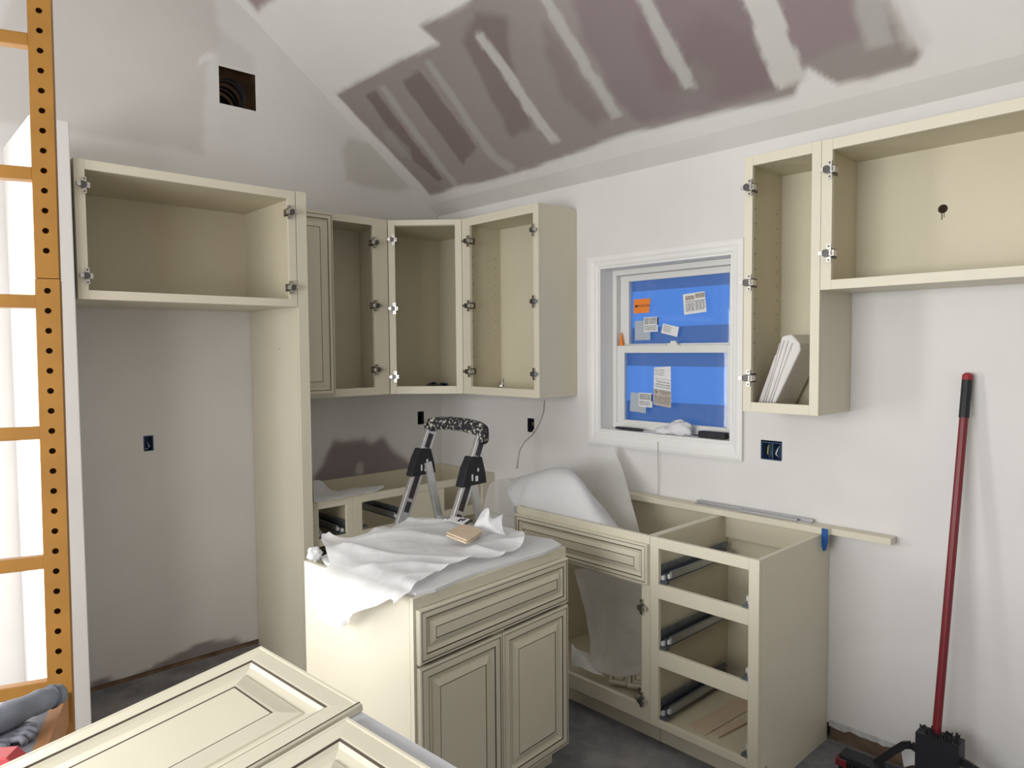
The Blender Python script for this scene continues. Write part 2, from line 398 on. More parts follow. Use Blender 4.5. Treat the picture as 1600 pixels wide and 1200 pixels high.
# ---- other walls (behind the camera)
struct('wall_right', MB().quad([(6.2, 0, 0), (6.2, -5.0, 0), (6.2, -5.0, H), (6.2, YR, ZR), (6.2, YC, ZC), (6.2, 0, H)]), mat('plain_drywall', (0.715, 0.70, 0.68), 0.85, 0.1))
struct('wall_front', MB().quad([(0, -5.0, 0), (6.2, -5.0, 0), (6.2, -5.0, ZR-SL*(YR+5.0)), (0, -5.0, ZR-SL*(YR+5.0))]), MATS['plain_drywall'])
# glazed door in the gable wall, left of the partition
d1 = MB().box(-0.02, 0.02, DO[0]-0.07, DO[0], 0, DO[3]+0.07).box(-0.02, 0.02, DO[1], DO[1]+0.07, 0, DO[3]+0.07).box(-0.02, 0.02, DO[0], DO[1], DO[3], DO[3]+0.07)
door1 = struct('door_1', d1, WHITE)
struct('door_glass', B(-0.10, -0.09, DO[0]+0.1, DO[1]-0.1, 0.15, DO[3]-0.12), GLASS, door1)
struct('door_stile', MB().box(-0.12, -0.07, DO[0], DO[0]+0.1, 0, DO[3]).box(-0.12, -0.07, DO[1]-0.1, DO[1], 0, DO[3]).box(-0.12, -0.07, DO[0]+0.1, DO[1]-0.1, 0, 0.15).box(-0.12, -0.07, DO[0]+0.1, DO[1]-0.1, DO[3]-0.12, DO[3]), WHITE, door1)

# ---- ceiling
L = math.hypot(1, SL)
def ceil3(u, v):      # v = distance measured along y from the crease towards the ridge
    return (u, YC-v, ZC+SL*v)
cs = lambda x: YC - x
us = lines(0, 3.9, 0.016); vs = lines(0, 1.62, 0.015)
me = grid_wall('ceiling', us, vs, [], ceil3)
nC = Vector((0, SL, 1)); dC = nC.dot(Vector((0, YC, ZC)))
def cp(pts):
    r = []
    for a, b in pts:
        p = on(a, b, nC, dC); r.append((p.x, (YC-p.y)*L))
    return r
def stroke(pts, w):
    """px polyline -> quad strip polygon of real width w (m) around it"""
    q = np.array(cp(pts)); out1 = []; out2 = []
    ws = w if isinstance(w, (list, tuple)) else [w]*len(q)
    for i in range(len(q)):
        d = q[min(i+1, len(q)-1)]-q[max(i-1, 0)]; d = d/np.hypot(*d); n = np.array([-d[1], d[0]])
        out1.append(q[i]+n*ws[i]/2); out2.append(q[i]-n*ws[i]/2)
    return out1+out2[::-1]
PUR = np.array((0.250, 0.200, 0.205)); PURD = np.array((0.195, 0.152, 0.150)); PURL = np.array((0.315, 0.275, 0.262)); STK = np.array((0.47, 0.455, 0.43))
paint(me, lambda c: np.stack([c[:, 0], (YC-c[:, 1])*L], 1), WHITE_D*1.02, [
    (cp([(-250, -190), (320, -190), (430, -3), (402, 18), (350, -60)]), 0.05, PUR*1.25, 0.95, 0.02, 9),
    (cp([(524, 147), (560, 128), (658, 78), (690, 70), (658, 42), (735, 0), (800, -60), (1000, -150), (1500, -150), (1390, -10), (1418, 50), (1446, 84), (1428, 103), (1312, 133), (1288, 124), (1262, 108), (1246, 138), (1243, 148), (960, 215), (905, 236), (820, 266), (722, 291), (672, 305), (600, 226)]), 0.030, PURL, 1.0, 0.012, 5),
    (cp([(880, -60), (1170, -60), (1195, 60), (1240, 135), (1000, 190), (960, 150), (900, 40)]), 0.06, PUR, 0.95, 0.03, 6),
    (cp([(1215, -80), (1345, -80), (1350, 60), (1310, 75), (1240, 100), (1215, 40)]), 0.05, PUR*1.12, 0.9, 0.02, 6),
    (cp([(570, 148), (588, 142), (640, 213), (692, 280), (684, 284), (643, 247), (617, 213)]), 0.022, PURD, 0.9, 0.008, 12),
    (cp([(628, 128), (655, 110), (745, 230), (723, 257)]), 0.02, PURD, 0.85, 0.008, 12),
    (cp([(724, 66), (740, 18), (793, 26), (797, 90), (832, 200), (798, 214), (772, 165), (745, 110)]), 0.05, PURD*1.1, 0.8, 0.02, 8),
    (cp([(850, 40), (872, 60), (950, 180), (930, 200), (880, 150), (850, 90)]), 0.06, PURD*1.2, 0.6, 0.02, 8),
    (cp([(1000, 30), (1030, 140), (1130, 160), (1220, 130), (1190, 60), (1100, 20), (1050, 90)]), 0.09, PURD*1.15, 0.75, 0.03, 6),
    (cp([(1050, 150), (1085, 90), (1120, 120), (1110, 160), (1075, 172)]), 0.08, PURL*0.85, 0.5, 0.02, 8),
    (stroke([(597, 135), (640, 195), (690, 262), (713, 290)], [0.055, 0.06, 0.055, 0.06]), 0.030, STK*0.86, 0.85, 0.010, 18),
    (stroke([(668, 95), (720, 172), (770, 245), (802, 266)], [0.05, 0.055, 0.075, 0.10]), 0.030, STK*0.86, 0.85, 0.010, 18),
    (stroke([(748, 54), (790, 110), (835, 180), (868, 223)], [0.055, 0.07, 0.07, 0.065]), 0.018, STK*1.12, 0.97, 0.012, 16),
    (stroke([(848, -10), (885, 55), (925, 120), (964, 182)], [0.055, 0.065, 0.06, 0.06]), 0.022, STK, 0.93, 0.010, 16),
    (stroke([(998, -20), (1030, 45), (1055, 95), (1078, 138)], [0.06, 0.07, 0.075, 0.06]), 0.022, STK, 0.93, 0.010, 16),
    (stroke([(1165, -60), (1195, 20), (1215, 80), (1240, 130)], [0.13, 0.12, 0.13, 0.11]), 0.018, STK*1.25, 0.97, 0.020, 10),
    (stroke([(1352, -60), (1362, 30), (1375, 72)], [0.10, 0.10, 0.08]), 0.04, STK*1.0, 0.75, 0.012, 10),
    (stroke([(1395, -40), (1415, 30), (1435, 70)], [0.07, 0.08, 0.06]), 0.05, STK*1.3, 0.6, 0.02, 12),
    (cp([(598, 205), (612, 202), (640, 232), (645, 248), (625, 245), (605, 225)]), 0.03, STK*0.8, 0.45, 0.006, 14),
])
ceil = struct('ceiling', me, DRY)
# remaining ceiling: flat strip over the wall, upper slopes
me = grid_wall('ceiling_strip', lines(0, 6.2, 0.05), lines(0, 1, 0.25), [], lambda u, v: (u, YC*v, H+(ZC-H)*v))
paint(me, lambda c: c[:, [0, 1]], WHITE_D, [])
struct('ceiling_strip', me, DRY, ceil)
mb = MB()
mb.quad([ceil3(3.9, 0), ceil3(3.9, 1.62), ceil3(6.2, 1.62), ceil3(6.2, 0)])
mb.quad([ceil3(0, 1.62), (0, YR, ZR), (6.2, YR, ZR), ceil3(6.2, 1.62)])
mb.quad([(0, YR, ZR), (0, -5.0, ZR-SL*(YR+5.0)), (6.2, -5.0, ZR-SL*(YR+5.0)), (6.2, YR, ZR)])
struct('ceiling_board', mb, MATS['plain_drywall'], ceil)

# ------------------------------------------------------------------ window in the back wall
win = bpy.data.objects.new('window_1', None); COL.objects.link(win); win.location = ((WX0+WX1)/2, 0.0, WZ0); win['kind'] = 'structure'
def wpart(name, mb, m, parent=win, bevel=0.0):
    off = Vector(win.location); mb.v = [v-off for v in mb.v]
    return mb.build(name, m, parent, bevel=bevel)
OX0, OX1, OZ0, OZ1 = 1.350, 2.290, 1.160, 2.188
def casing(p0, p1, q1, q0):
    """mitred board: outer edge p0-p1, inner edge q0-q1 (x,z), moulded face"""
    mb = MB(); prof = [(0.0, -0.012), (0.0, -0.017), (0.18, -0.021), (0.45, -0.021), (0.62, -0.016), (0.85, -0.014), (1.0, -0.010), (1.0, -0.001), (0.0, -0.001)]
    i = 0
    A = [Vector((p0[0]+(q0[0]-p0[0])*t, y, p0[1]+(q0[1]-p0[1])*t)) for t, y in prof]
    C = [Vector((p1[0]+(q1[0]-p1[0])*t, y, p1[1]+(q1[1]-p1[1])*t)) for t, y in prof]
    mb.v = A+C; n = len(prof)
    for k in range(n): mb.f.append((k, (k+1) % n, n+(k+1) % n, n+k)); mb.mi.append(0)
    mb.f.append(tuple(range(n-1, -1, -1))); mb.mi.append(0); mb.f.append(tuple(range(n, 2*n))); mb.mi.append(0)
    return mb
oc = [(OX0, OZ0), (OX1, OZ0), (OX1, OZ1), (OX0, OZ1)]; ic = [(WX0, WZ0), (WX1, WZ0), (WX1, WZ1), (WX0, WZ1)]
for k in range(4):
    j = (k+1) % 4
    o = wpart('casing_board', casing(oc[k], oc[j], ic[j], ic[k]), WHITE)
    bm = bmesh.new(); bm.from_mesh(o.data); bmesh.ops.recalc_face_normals(bm, faces=bm.faces); bm.to_mesh(o.data); bm.free()
e = 0.0005
wpart('jamb', B(WX0+e, WX0+0.012, -0.008, 0.135, WZ0+e, WZ1-e), WHITE)
wpart('jamb', B(WX1-0.012, WX1-e, -0.008, 0.135, WZ0+e, WZ1-e), WHITE)
wpart('head_jamb', B(WX0+0.012, WX1-0.012, -0.008, 0.135, WZ1-0.012, WZ1-e), WHITE)
wpart('sill', B(WX0+0.012, WX1-0.012, -0.008, 0.135, WZ0+e, WZ0+0.012), WHITE)
def ring_frame(x0, x1, z0, z1, wl, wr, wb_, wt, y0, y1):
    return MB().box(x0, x0+wl, y0, y1, z0, z1).box(x1-wr, x1, y0, y1, z0, z1).box(x0+wl, x1-wr, y0, y1, z0, z0+wb_).box(x0+wl, x1-wr, y0, y1, z1-wt, z1)
fx0, fx1, fz0, fz1 = WX0+0.013, WX1-0.013, WZ0+0.013, WZ1-0.013
wpart('window_frame', ring_frame(fx0, fx1, fz0, fz1, 0.028, 0.028, 0.028, 0.03, 0.095, 0.185), VINYL, bevel=0.002)
us_ = wpart('sash', ring_frame(1.470, 2.194, 1.676, 2.086, 0.058, 0.055, 0.036, 0.034, 0.128, 0.165), VINYL, bevel=0.003)
wpart('pane', MB().quad([(1.526, 0.146, 1.708), (2.141, 0.146, 1.708), (2.141, 0.146, 2.056), (1.526, 0.146, 2.056)]), GLASS, us_)
ls_ = wpart('sash', ring_frame(1.470, 2.194, 1.254, 1.702, 0.050, 0.050, 0.042, 0.040, 0.098, 0.127), VINYL, bevel=0.003)
wpart('pane', MB().quad([(1.518, 0.111, 1.294), (2.146, 0.111, 1.294), (2.146, 0.111, 1.664), (1.518, 0.111, 1.664)]), GLASS, ls_)
wpart('sash_lock', MB().box(1.80, 1.86, 0.101, 0.124, 1.7021, 1.712).box(1.815, 1.85, 0.104, 0.118, 1.712, 1.724), VINYL, ls_)
# blue protective film outside: one sheet per sash and the doubled strips along its top and bottom
for (z0, z1, ya, x0, x1) in ((1.690, 2.100, 0.1870, 1.435, 2.228), (1.255, 1.690, 0.1870, 1.435, 2.228)):
    wpart('blue_film', MB().quad([(x0, ya, z0), (x1, ya, z0), (x1, ya, z1), (x0, ya, z1)]), BLUEF)
    top = (z1-0.100) if z0 > 1.5 else 1.590
    bot = (z0+0.115) if z0 > 1.5 else 1.400
    zt1 = z1 if z0 > 1.5 else 1.690
    wpart('film_strip', MB().quad([(x0, ya-0.002, top), (x1, ya-0.002, top), (x1, ya-0.002, zt1), (x0, ya-0.002, zt1)]), BLUEF2)
    wpart('film_strip', MB().quad([(x0, ya-0.002, z0), (x1, ya-0.002, z0), (x1, ya-0.002, bot), (x0, ya-0.002, bot-0.006)]), BLUEF2)

# stickers on the panes
def sticker(name, label, cat, c4, y, m, extras=()):
    """c4: corner px (tl, tr, br, bl) lying on the pane at depth y"""
    pts = [PY(a, b, y) for a, b in c4]; base = pts[3]
    mb = MB(); mb.quad([p-base for p in (pts[3], pts[2], pts[1], pts[0])]); mb.quad([p-base+Vector((0, 0.0006, 0)) for p in (pts[0], pts[1], pts[2], pts[3])])
    o = mb.build(name, m); o.location = base; tag(o, label, cat)
    U = pts[2]-pts[3]; V = pts[0]-pts[3]
    for (nm, u0, u1, v0, v1, mm) in extras:
        q = MB().quad([U*u0+V*v0+Vector((0, -0.0006, 0)), U*u1+V*v0+Vector((0, -0.0006, 0)), U*u1+V*v1+Vector((0, -0.0006, 0)), U*u0+V*v1+Vector((0, -0.0006, 0))])
        q.build(nm, mm, o)
    return o, U, V
def textlines(o, U, V, u0, u1, vtop, vbot, n, m, seed, fill=0.55, name='print_lines'):
    rnd = random.Random(seed); mb = MB(); st = (vtop-vbot)/n
    for k in range(n):
        v1 = vtop-st*k; v0 = v1-st*fill; u = u0
        while u < u1-0.02:
            w = min(rnd.uniform(0.04, 0.14), u1-u)
            mb.quad([U*u+V*v0+Vector((0, -.0007, 0)), U*(u+w)+V*v0+Vector((0, -.0007, 0)), U*(u+w)+V*v1+Vector((0, -.0007, 0)), U*u+V*v1+Vector((0, -.0007, 0))])
            u += w+rnd.uniform(0.015, 0.05)
    return mb.build(name, m, o)
def words(o, U, V, txt, u, v, size, m, align='CENTER', name='lettering'):
    cu = bpy.data.curves.new(name, 'FONT'); cu.body = txt; cu.size = size; cu.align_x = align; cu.align_y = 'CENTER'; cu.resolution_u = 2
    t = bpy.data.objects.new(name, cu); COL.objects.link(t)
    dg = bpy.context.evaluated_depsgraph_get(); me = bpy.data.meshes.new_from_object(t.evaluated_get(dg)); bpy.data.objects.remove(t)
    n = bpy.data.objects.new(name, me); me.materials.append(m); COL.objects.link(n); n.parent = o
    ux = U.normalized(); vx = (V - ux*V.dot(ux)).normalized(); nz = ux.cross(vx)
    Mx = Matrix((ux, vx, nz)).transposed().to_4x4(); p = U*u+V*v+Vector((0, -0.0009, 0)); Mx.translation = p; n.matrix_local = Mx
    return n
yu, yl = 0.1443, 0.1093
o, U, V = sticker('window_sticker', 'orange sticker with small black logo on the upper pane', 'sticker', [(990.5, 468), (1016.5, 466), (1014, 488.5), (990, 490)], yu, ORANGE,
    [('logo_mark', 0.10, 0.22, 0.42, 0.60, INK)])
words(o, U, V, 'SIMONTON', 0.60, 0.50, 0.0175, INK)
o, U, V = sticker('window_sticker', 'large white rating label with tan text columns on the upper pane', 'sticker', [(1067, 460), (1101, 455), (1104, 487), (1069, 492)], yu, PAPER,
    [('header_block', 0.10, 0.50, 0.66, 0.88, PAPERW), ('header_block', 0.54, 0.97, 0.70, 0.93, PAPERW), ('rule', 0.08, 0.97, 0.575, 0.60, INK)])
textlines(o, U, V, 0.10, 0.50, 0.52, 0.12, 7, GREYINK, 1); textlines(o, U, V, 0.54, 0.95, 0.55, 0.12, 8, GREYINK, 2); textlines(o, U, V, 0.12, 0.48, 0.86, 0.68, 3, INK, 3, 0.3); textlines(o, U, V, 0.56, 0.95, 0.91, 0.72, 3, INK, 4, 0.3)
o, U, V = sticker('window_sticker', 'grey square sticker backing on the upper pane', 'sticker', [(992, 502), (1016, 500), (1016, 531), (992, 532)], yu+0.0012, GREYPAPER)
o, U, V = sticker('window_sticker', 'white barcode label overlapping a grey backing on the upper pane', 'sticker', [(1006, 496), (1027, 495), (1028, 518), (1006, 519)], yu, PAPER, [('black_edge', 0.94, 1.04, 0.45, 0.95, INK)])
textlines(o, U, V, 0.06, 0.90, 0.94, 0.50, 5, GREYINK, 5, 0.7); textlines(o, U, V, 0.06, 0.9, 0.42, 0.06, 3, GREYINK, 6, 0.5)
o, U, V = sticker('window_sticker', 'small tilted white label on the upper pane', 'sticker', [(1036, 505.5), (1061, 511), (1058, 526.5), (1032.5, 520)], yu, PAPER)
textlines(o, U, V, 0.08, 0.55, 0.85, 0.15, 4, GREYINK, 7, 0.35)
o, U, V = sticker('window_sticker', 'tall white thank-you label with ruled sections on the lower pane', 'sticker', [(1022, 574), (1048, 572.5), (1048.5, 637.5), (1021, 632)], yl, PAPER,
    [('rule', 0.04, 0.98, 0.715, 0.722, INK), ('rule', 0.04, 0.98, 0.43, 0.437, INK), ('lower_block', 0.0, 1.0, 0.0, 0.42, PAPERW), ('logo_mark', 0.05, 0.22, 0.32, 0.41, INK), ('rule', 0.05, 0.98, 0.255, 0.265, INK)])
words(o, U, V, 'Thank you for', 0.52, 0.645, 0.0150, INK); words(o, U, V, 'selecting quality', 0.52, 0.575, 0.0145, INK); words(o, U, V, 'Simonton products', 0.52, 0.51, 0.0125, INK)
words(o, U, V, 'SIMONTON', 0.64, 0.385, 0.0135, INK); words(o, U, V, 'WINDOWS', 0.64, 0.335, 0.010, INK)
textlines(o, U, V, 0.06, 0.6, 0.97, 0.78, 4, GREYINK, 8, 0.3); textlines(o, U, V, 0.06, 0.95, 0.24, 0.04, 5, INK, 9, 0.35)
o, U, V = sticker('window_sticker', 'grey square sticker backing on the lower pane', 'sticker', [(985.5, 613), (1010, 615), (1009, 646), (984, 642)], yl+0.0012, GREYPAPER)
o, U, V = sticker('window_sticker', 'white barcode label overlapping a grey backing on the lower pane', 'sticker', [(998, 613.5), (1019, 614.5), (1019, 637), (998, 635)], yl, PAPER, [('black_edge', 0.92, 1.03, 0.45, 0.95, INK)])
textlines(o, U, V, 0.06, 0.88, 0.94, 0.50, 5, GREYINK, 10, 0.7); textlines(o, U, V, 0.06, 0.88, 0.42, 0.06, 3, GREYINK, 11, 0.5)

# ------------------------------------------------------------------ cabinet kit (local: x width, y 0 front .. depth, z up)
T = 0.0165; FT = 0.019
def hinge_mesh():
    m = MB()
    m.box(0.000, 0.003, -0.004, 0.032, -0.015, 0.015, 1)
    m.box(-0.003, 0.012, -0.012, 0.012, -0.009, 0.009, 0)
    m.box(-0.022, 0.006, -0.021, -0.007, -0.0075, 0.0075, 0)
    m.box(-0.011, 0.002, -0.0095, -0.0005, -0.027, 0.027, 0)
    m.cyl((-0.010, -0.0225, 0), (-0.010, -0.008, 0), 0.012, 10, mi=1)
    m.box(-0.030, -0.018, -0.026, -0.014, -0.006, 0.006, 0)
    m.v = [v*1.22 for v in m.v]
    for s in (-1, 1): m.cyl((-0.0055, -0.0128, s*0.0256), (-0.0055, -0.0110, s*0.0256), 0.004, 8, mi=1)
    return m
def make_data(mb, name, mats):
    o = mb.build(name, mats); me = o.data; bpy.data.objects.remove(o); return me
HMAT = [STEEL, mat('dark_hinge_steel', (0.10, 0.095, 0.09), 0.35, 0.5, metal=0.6)]
HINGE = {1: make_data(hinge_mesh(), 'hinge', HMAT)}
_m = hinge_mesh(); _m.v = [Vector((-v.x, v.y, v.z)) for v in _m.v]; _m.f = [tuple(reversed(f)) for f in _m.f]
HINGE[-1] = make_data(_m, 'hinge', HMAT)
def hinge(root, x, z, side):
    o = bpy.data.objects.new('hinge', HINGE[side]); COL.objects.link(o); o.parent = root; o.location = (x, 0, z)
SLIDES = {}
def slide(root, x, z, D, side):
    """drawer runner on a side wall; side +1: left wall (opens to +x)"""
    key = (round(D, 3), side)
    if key not in SLIDES:
        m = MB(); L0, L1 = 0.022, D-0.06
        m.box(0, 0.006, L0, L1, -0.028, 0.030)                 # web
        m.box(0.006, 0.040, L0, L1, -0.032, -0.027)            # shelf
        m.box(0.010, 0.030, L0+0.01, L1-0.05, -0.026, -0.006)  # inner rail
        m.box(0.006, 0.012, L0, L1, 0.010, 0.030)
        m.box(0.030, 0.042, L0+0.03, L1-0.02, -0.024, 0.004, 1)
        m.box(0.014, 0.026, L0-0.004, L0+0.012, -0.027, -0.010, 2)
        m.box(0.032, 0.042, L0+0.014, L0+0.034, -0.022, -0.004, 2)
        m.box(0.0, 0.045, L0-0.012, L0+0.008, -0.040, -0.030, 0)
        if side < 0: m.v = [Vector((-v.x, v.y, v.z)) for v in m.v]; m.f = [tuple(reversed(f)) for f in m.f]
        SLIDES[key] = make_data(m, 'drawer_slide', [DARKST, mat('slide_rail_steel', (0.40, 0.42, 0.43), 0.35, 0.5, metal=0.8), mat('slide_clip', (0.6, 0.6, 0.6), 0.5)])
    o = bpy.data.objects.new('drawer_slide', SLIDES[key]); COL.objects.link(o); o.parent = root; o.location = (x, 0, z)
def pins(root, xs_y, zs):
    """rows of small brown dots for shelf-pin holes: (x, y, normal sign) columns"""
    m = MB()
    for (x, y, s) in xs_y:
        for z in zs: m.cyl((x, y, z), (x+s*0.0012, y, z), 0.0028, 6)
    o = m.build('pin_hole_dots', GLAZE, root); o['kind'] = 'stuff'  # solid dots, the dark inside of the holes put in as colour
def cabinet(name, loc, rz, W_, H_, D_, label, rects, top=True, bottom_z=0.0, toe=0.0, cat='cabinet', group=None, back=True, ext=CREAM, bottom=True):
    r = thing(name, loc, rz, label, cat, group)
    z0 = toe
    B(0, T, FT, D_, z0, H_, mats={0: 0, 1: 1}).build('side_panel', [ext, CREAMIN], r)
    B(W_-T, W_, FT, D_, z0, H_, mats={0: 1, 1: 0}).build('side_panel', [ext, CREAMIN], r)
    if back: B(T, W_-T, D_-0.010, D_-0.002, z0, H_).build('back_panel', CREAMIN, r)
    if bottom: B(T, W_-T, FT, D_-0.010, z0+bottom_z, z0+bottom_z+T, mats={4: 1}).build('bottom_panel', [CREAMIN, ext], r)
    if top: B(T, W_-T, FT, D_-0.010, H_-0.018-T, H_-0.018).build('top_panel', CREAMIN, r)
    for (nm, a, b, c, d) in rects:
        B(a, b, 0, FT-0.0004, c, d).build(nm, CREAM, r, bevel=0.0012)
    if toe:
        B(0.002, W_-0.002, 0.075, 0.09, 0, toe+0.004).build('toe_kick', CREAM, r)
        B(0, T, 0.09, D_, 0, toe).build('side_foot', ext, r); B(W_-T, W_, 0.076, D_, 0, toe).build('side_foot', ext, r)
    return r
def frame_rects(W_, z0, z1, s=0.040, top=0.040, bot=0.040, sl=None, sr=None):
    sl = sl or s; sr = sr or s
    return [('stile', 0, sl, z0, z1), ('stile', W_-sr, W_, z0, z1), ('rail', sl, W_-sr, z1-top, z1), ('rail', sl, W_-sr, z0, z0+bot)]
def panel_door(name, parent, x, z, w, h, rail=0.046, mould=0.052, y=0.0, g=0.0040, t=0.019, edge=1):
    """glazed raised-panel door; parts: door frame and raised panel"""
    a = rail; m = mould
    fr = [(0, 0, 0), (0, -t+0.004, 0), (0.003, -t, 0), (0.0085, -t, edge), (0.0085+g*0.75, -t+0.0012, 0), (a-0.004, -t, 0), (a, -t+0.0005, 1), (a+g, -t+0.003, 0)]
    mb = MB().rings(w, h, fr+[(a+g, -t+0.0165, 0)])
    d = mb.build(name, [CREAM, GLAZE], parent); d.location = (x, y, z)
    i0 = a+g
    rp = [(i0, -t+0.0031, 0), (i0+0.12*m, -t+0.0085, 0), (i0+0.40*m, -t+0.0125, 0), (i0+0.44*m, -t+0.0085, 0), (i0+0.52*m, -t+0.0075, 0), (i0+0.92*m, -t+0.001, 0), (i0+m, -t+0.0005, 1), (i0+m+g*0.8, -t+0.0012, 0)]
    p = MB().rings(w, h, [(q[0], q[1]-0.0003, q[2]) for q in rp], back=False).build('raised_panel', [CREAM, GLAZE], d)
    return d

R90 = math.radians(90)
UB, UT = 1.4221, 2.465; UH = UT-UB; UD = 0.3035
# --- upper cabinet above the refrigerator alcove (faces +x)
FX = 0.586
fw_ = 0.966
c = cabinet('refrigerator_wall_cabinet', (FX, -2.3145, 1.910), R90, fw_, 2.484-1.910, FX-0.002, 'wide cream wall cabinet without doors over the empty refrigerator alcove',
            frame_rects(fw_, 0, 0.574, 0.040, 0.040, 0.038))
for z in (0.467, 0.095):
    hinge(c, 0.040, z, 1); hinge(c, fw_-0.040, z, -1)
# --- tall refrigerator side panel
r = thing('refrigerator_end_panel', (FX, -1.3455, 0), R90, 'tall cream end panel standing between the refrigerator alcove and the base cabinets', 'panel')
B(0.0005, 0.0565, 0, 0.019, 0, 2.487).build('front_stile', CREAM, r, bevel=0.0015)
B(0.0005, 0.0185, 0.0195, FX-0.003, 0, 2.4865).build('panel_board', CREAM, r)
MB().cyl((-0.0002, 0.22, 1.70), (0.0006, 0.22, 1.70), 0.004, 8).build('screw_hole_dot', GLAZE, r)  # brown dot stands in for the dark of a drilled hole

# --- upper cabinet on the gable wall: left door hung, right door missing
uw = 0.662
c = cabinet('wall_cabinet', (0.3055, -1.2855, UB), R90, uw, UH, UD, 'cream wall cabinet with one glazed raised-panel door hung beside its open half',
            frame_rects(uw, 0, UH, 0.042, 0.042, 0.046, sr=0.100))
panel_door('door', c, 0.012, 0.012, 0.278, UH-0.024, 0.030, 0.045, y=-0.001)
for z in (0.90, 0.53, 0.15): hinge(c, uw-0.100, z, -1)
# --- diagonal corner cabinet
dc = 0.6199
r = thing('corner_wall_cabinet', (0.3056, -dc+0.0008, UB), math.radians(45), 'open diagonal corner wall cabinet with three hinges on its left stile', 'cabinet')
dl = math.hypot(dc-0.3056, dc-0.3056)-0.002
Mi = (Matrix.Translation((0.3056, -dc+0.0008, UB)) @ Matrix.Rotation(math.radians(45), 4, 'Z')).inverted()
def loc2(mb): return mb.xf(Mi)
for nm, a, b, c1, d in frame_rects(dl, 0, UH, 0.040, 0.032, 0.046): B(a, b, 0, FT, c1, d).build(nm, CREAM, r, bevel=0.0012)
pent = [(0.006, -dc+0.004), (0.288, -dc+0.004), (dc-0.004, -0.288), (dc-0.004, -0.006), (0.006, -0.006)]
loc2(MB().prism(pent, (0, 0, UB+0.002), (1, 0, 0), (0, 1, 0), (0, 0, 1), T)).build('bottom_panel', CREAMIN, r)
loc2(MB().prism(pent, (0, 0, UT-0.018-T), (1, 0, 0), (0, 1, 0), (0, 0, 1), T)).build('top_panel', CREAMIN, r)
loc2(B(0.004, 0.285, -dc+0.0045, -dc+0.016, UB, UT)).build('side_panel', CREAMIN, r)
loc2(B(dc-0.016, dc-0.0045, -0.285, -0.004, UB, UT)).build('side_panel', CREAMIN, r)
loc2(B(0.003, 0.011, -dc+0.016, -0.004, UB, UT)).build('back_panel', CREAMIN, r)
loc2(B(0.011, dc-0.016, -0.011, -0.003, UB, UT)).build('back_panel', CREAMIN, r)
for z in (0.925, 0.515, 0.105): hinge(r, 0.040, z, 1)
# --- upper cabinet left of the window
aw = 1.2635-dc-0.001
c = cabinet('wall_cabinet', (dc+0.0005, -0.3055, UB), 0, aw, UH, UD, 'open cream wall cabinet beside the window with shelf-pin holes inside',
            frame_rects(aw, 0, UH, 0.040, 0.048, 0.046, sl=0.070))
for z in (0.905, 0.525, 0.135): hinge(c, 0.070, z, 1); hinge(c, aw-0.038, z-0.004, -1)
pins(c, [(T, 0.07, 1), (T, 0.25, 1)], [0.22+0.055*k for k in range(12)])
# --- narrow upper right of the window
nx0, nx1 = 2.4530, 2.7680
nw = nx1-nx0
c = cabinet('wall_cabinet', (nx0, -0.3055, UB), 0, nw, UH, UD, 'narrow tall open wall cabinet holding a white wrapped package',
            frame_rects(nw, 0, UH, 0.036, 0.040, 0.040))
for z in (0.915, 0.530, 0.140): hinge(c, 0.034, z, 1)
pins(c, [(T, 0.06, 1), (T, 0.25, 1)], [0.22+0.062*k for k in range(11)])
# --- wide upper over the range space
ww = 1.06; wz = 1.9038
c = cabinet('range_wall_cabinet', (2.7690, -0.3055, wz), 0, ww, 2.464-wz, UD, 'wide cream wall cabinet with a round hole drilled through its back panel',
            frame_rects(ww, 0, 2.464-wz, 0.041, 0.040, 0.036), back=False)
for z in (0.445, 0.135): hinge(c, 0.041, z, 1)
hx, hz = 3.097-2.769, 2.199-wz
def holed_plate(x0, x1, z0, z1, cx, cz, r, y0, y1, n=24):
    """board with a real round hole (local x, z), between y0 and y1"""
    m = MB(); A = []; C = []
    for k in range(n):
        t = 2*math.pi*(k+0.5)/n; dx, dz = math.cos(t), math.sin(t)
        f = min((x1-cx)/dx if dx > 1e-6 else (x0-cx)/dx if dx < -1e-6 else 1e9, (z1-cz)/dz if dz > 1e-6 else (z0-cz)/dz if dz < -1e-6 else 1e9)
        A.append((cx+dx*f, cz+dz*f)); C.append((cx+r*dx, cz+r*dz))
    corner = [(x1, z1), (x0, z1), (x0, z0), (x1, z0)]
    def cut(p, q):
        for c in corner:
            if abs(p[0]-q[0]) > 1e-9 and abs(p[1]-q[1]) > 1e-9:
                if (abs(p[0]-c[0]) < 1e-7 and abs(q[1]-c[1]) < 1e-7) or (abs(p[1]-c[1]) < 1e-7 and abs(q[0]-c[0]) < 1e-7): return [c]
        return []
    for k in range(n):
        j = (k+1) % n; ring = [A[k]]+cut(A[k], A[j])+[A[j], C[j], C[k]]
        m.quad([(p, y0, q) for p, q in ring]); m.quad([(p, y1, q) for p, q in reversed(ring)])
        m.quad([(C[k][0], y0, C[k][1]), (C[j][0], y0, C[j][1]), (C[j][0], y1, C[j][1]), (C[k][0], y1, C[k][1])])
        o_ = [A[k]]+cut(A[k], A[j])+[A[j]]
        for p, q in zip(o_[:-1], o_[1:]): m.quad([(p[0], y0, p[1]), (p[0], y1, p[1]), (q[0], y1, q[1]), (q[0], y0, q[1])])
    return m
holed_plate(T, ww-T, 0, 2.464-wz, hx, hz, 0.0165, UD-0.010, UD-0.002).build('back_panel', CREAMIN, c)
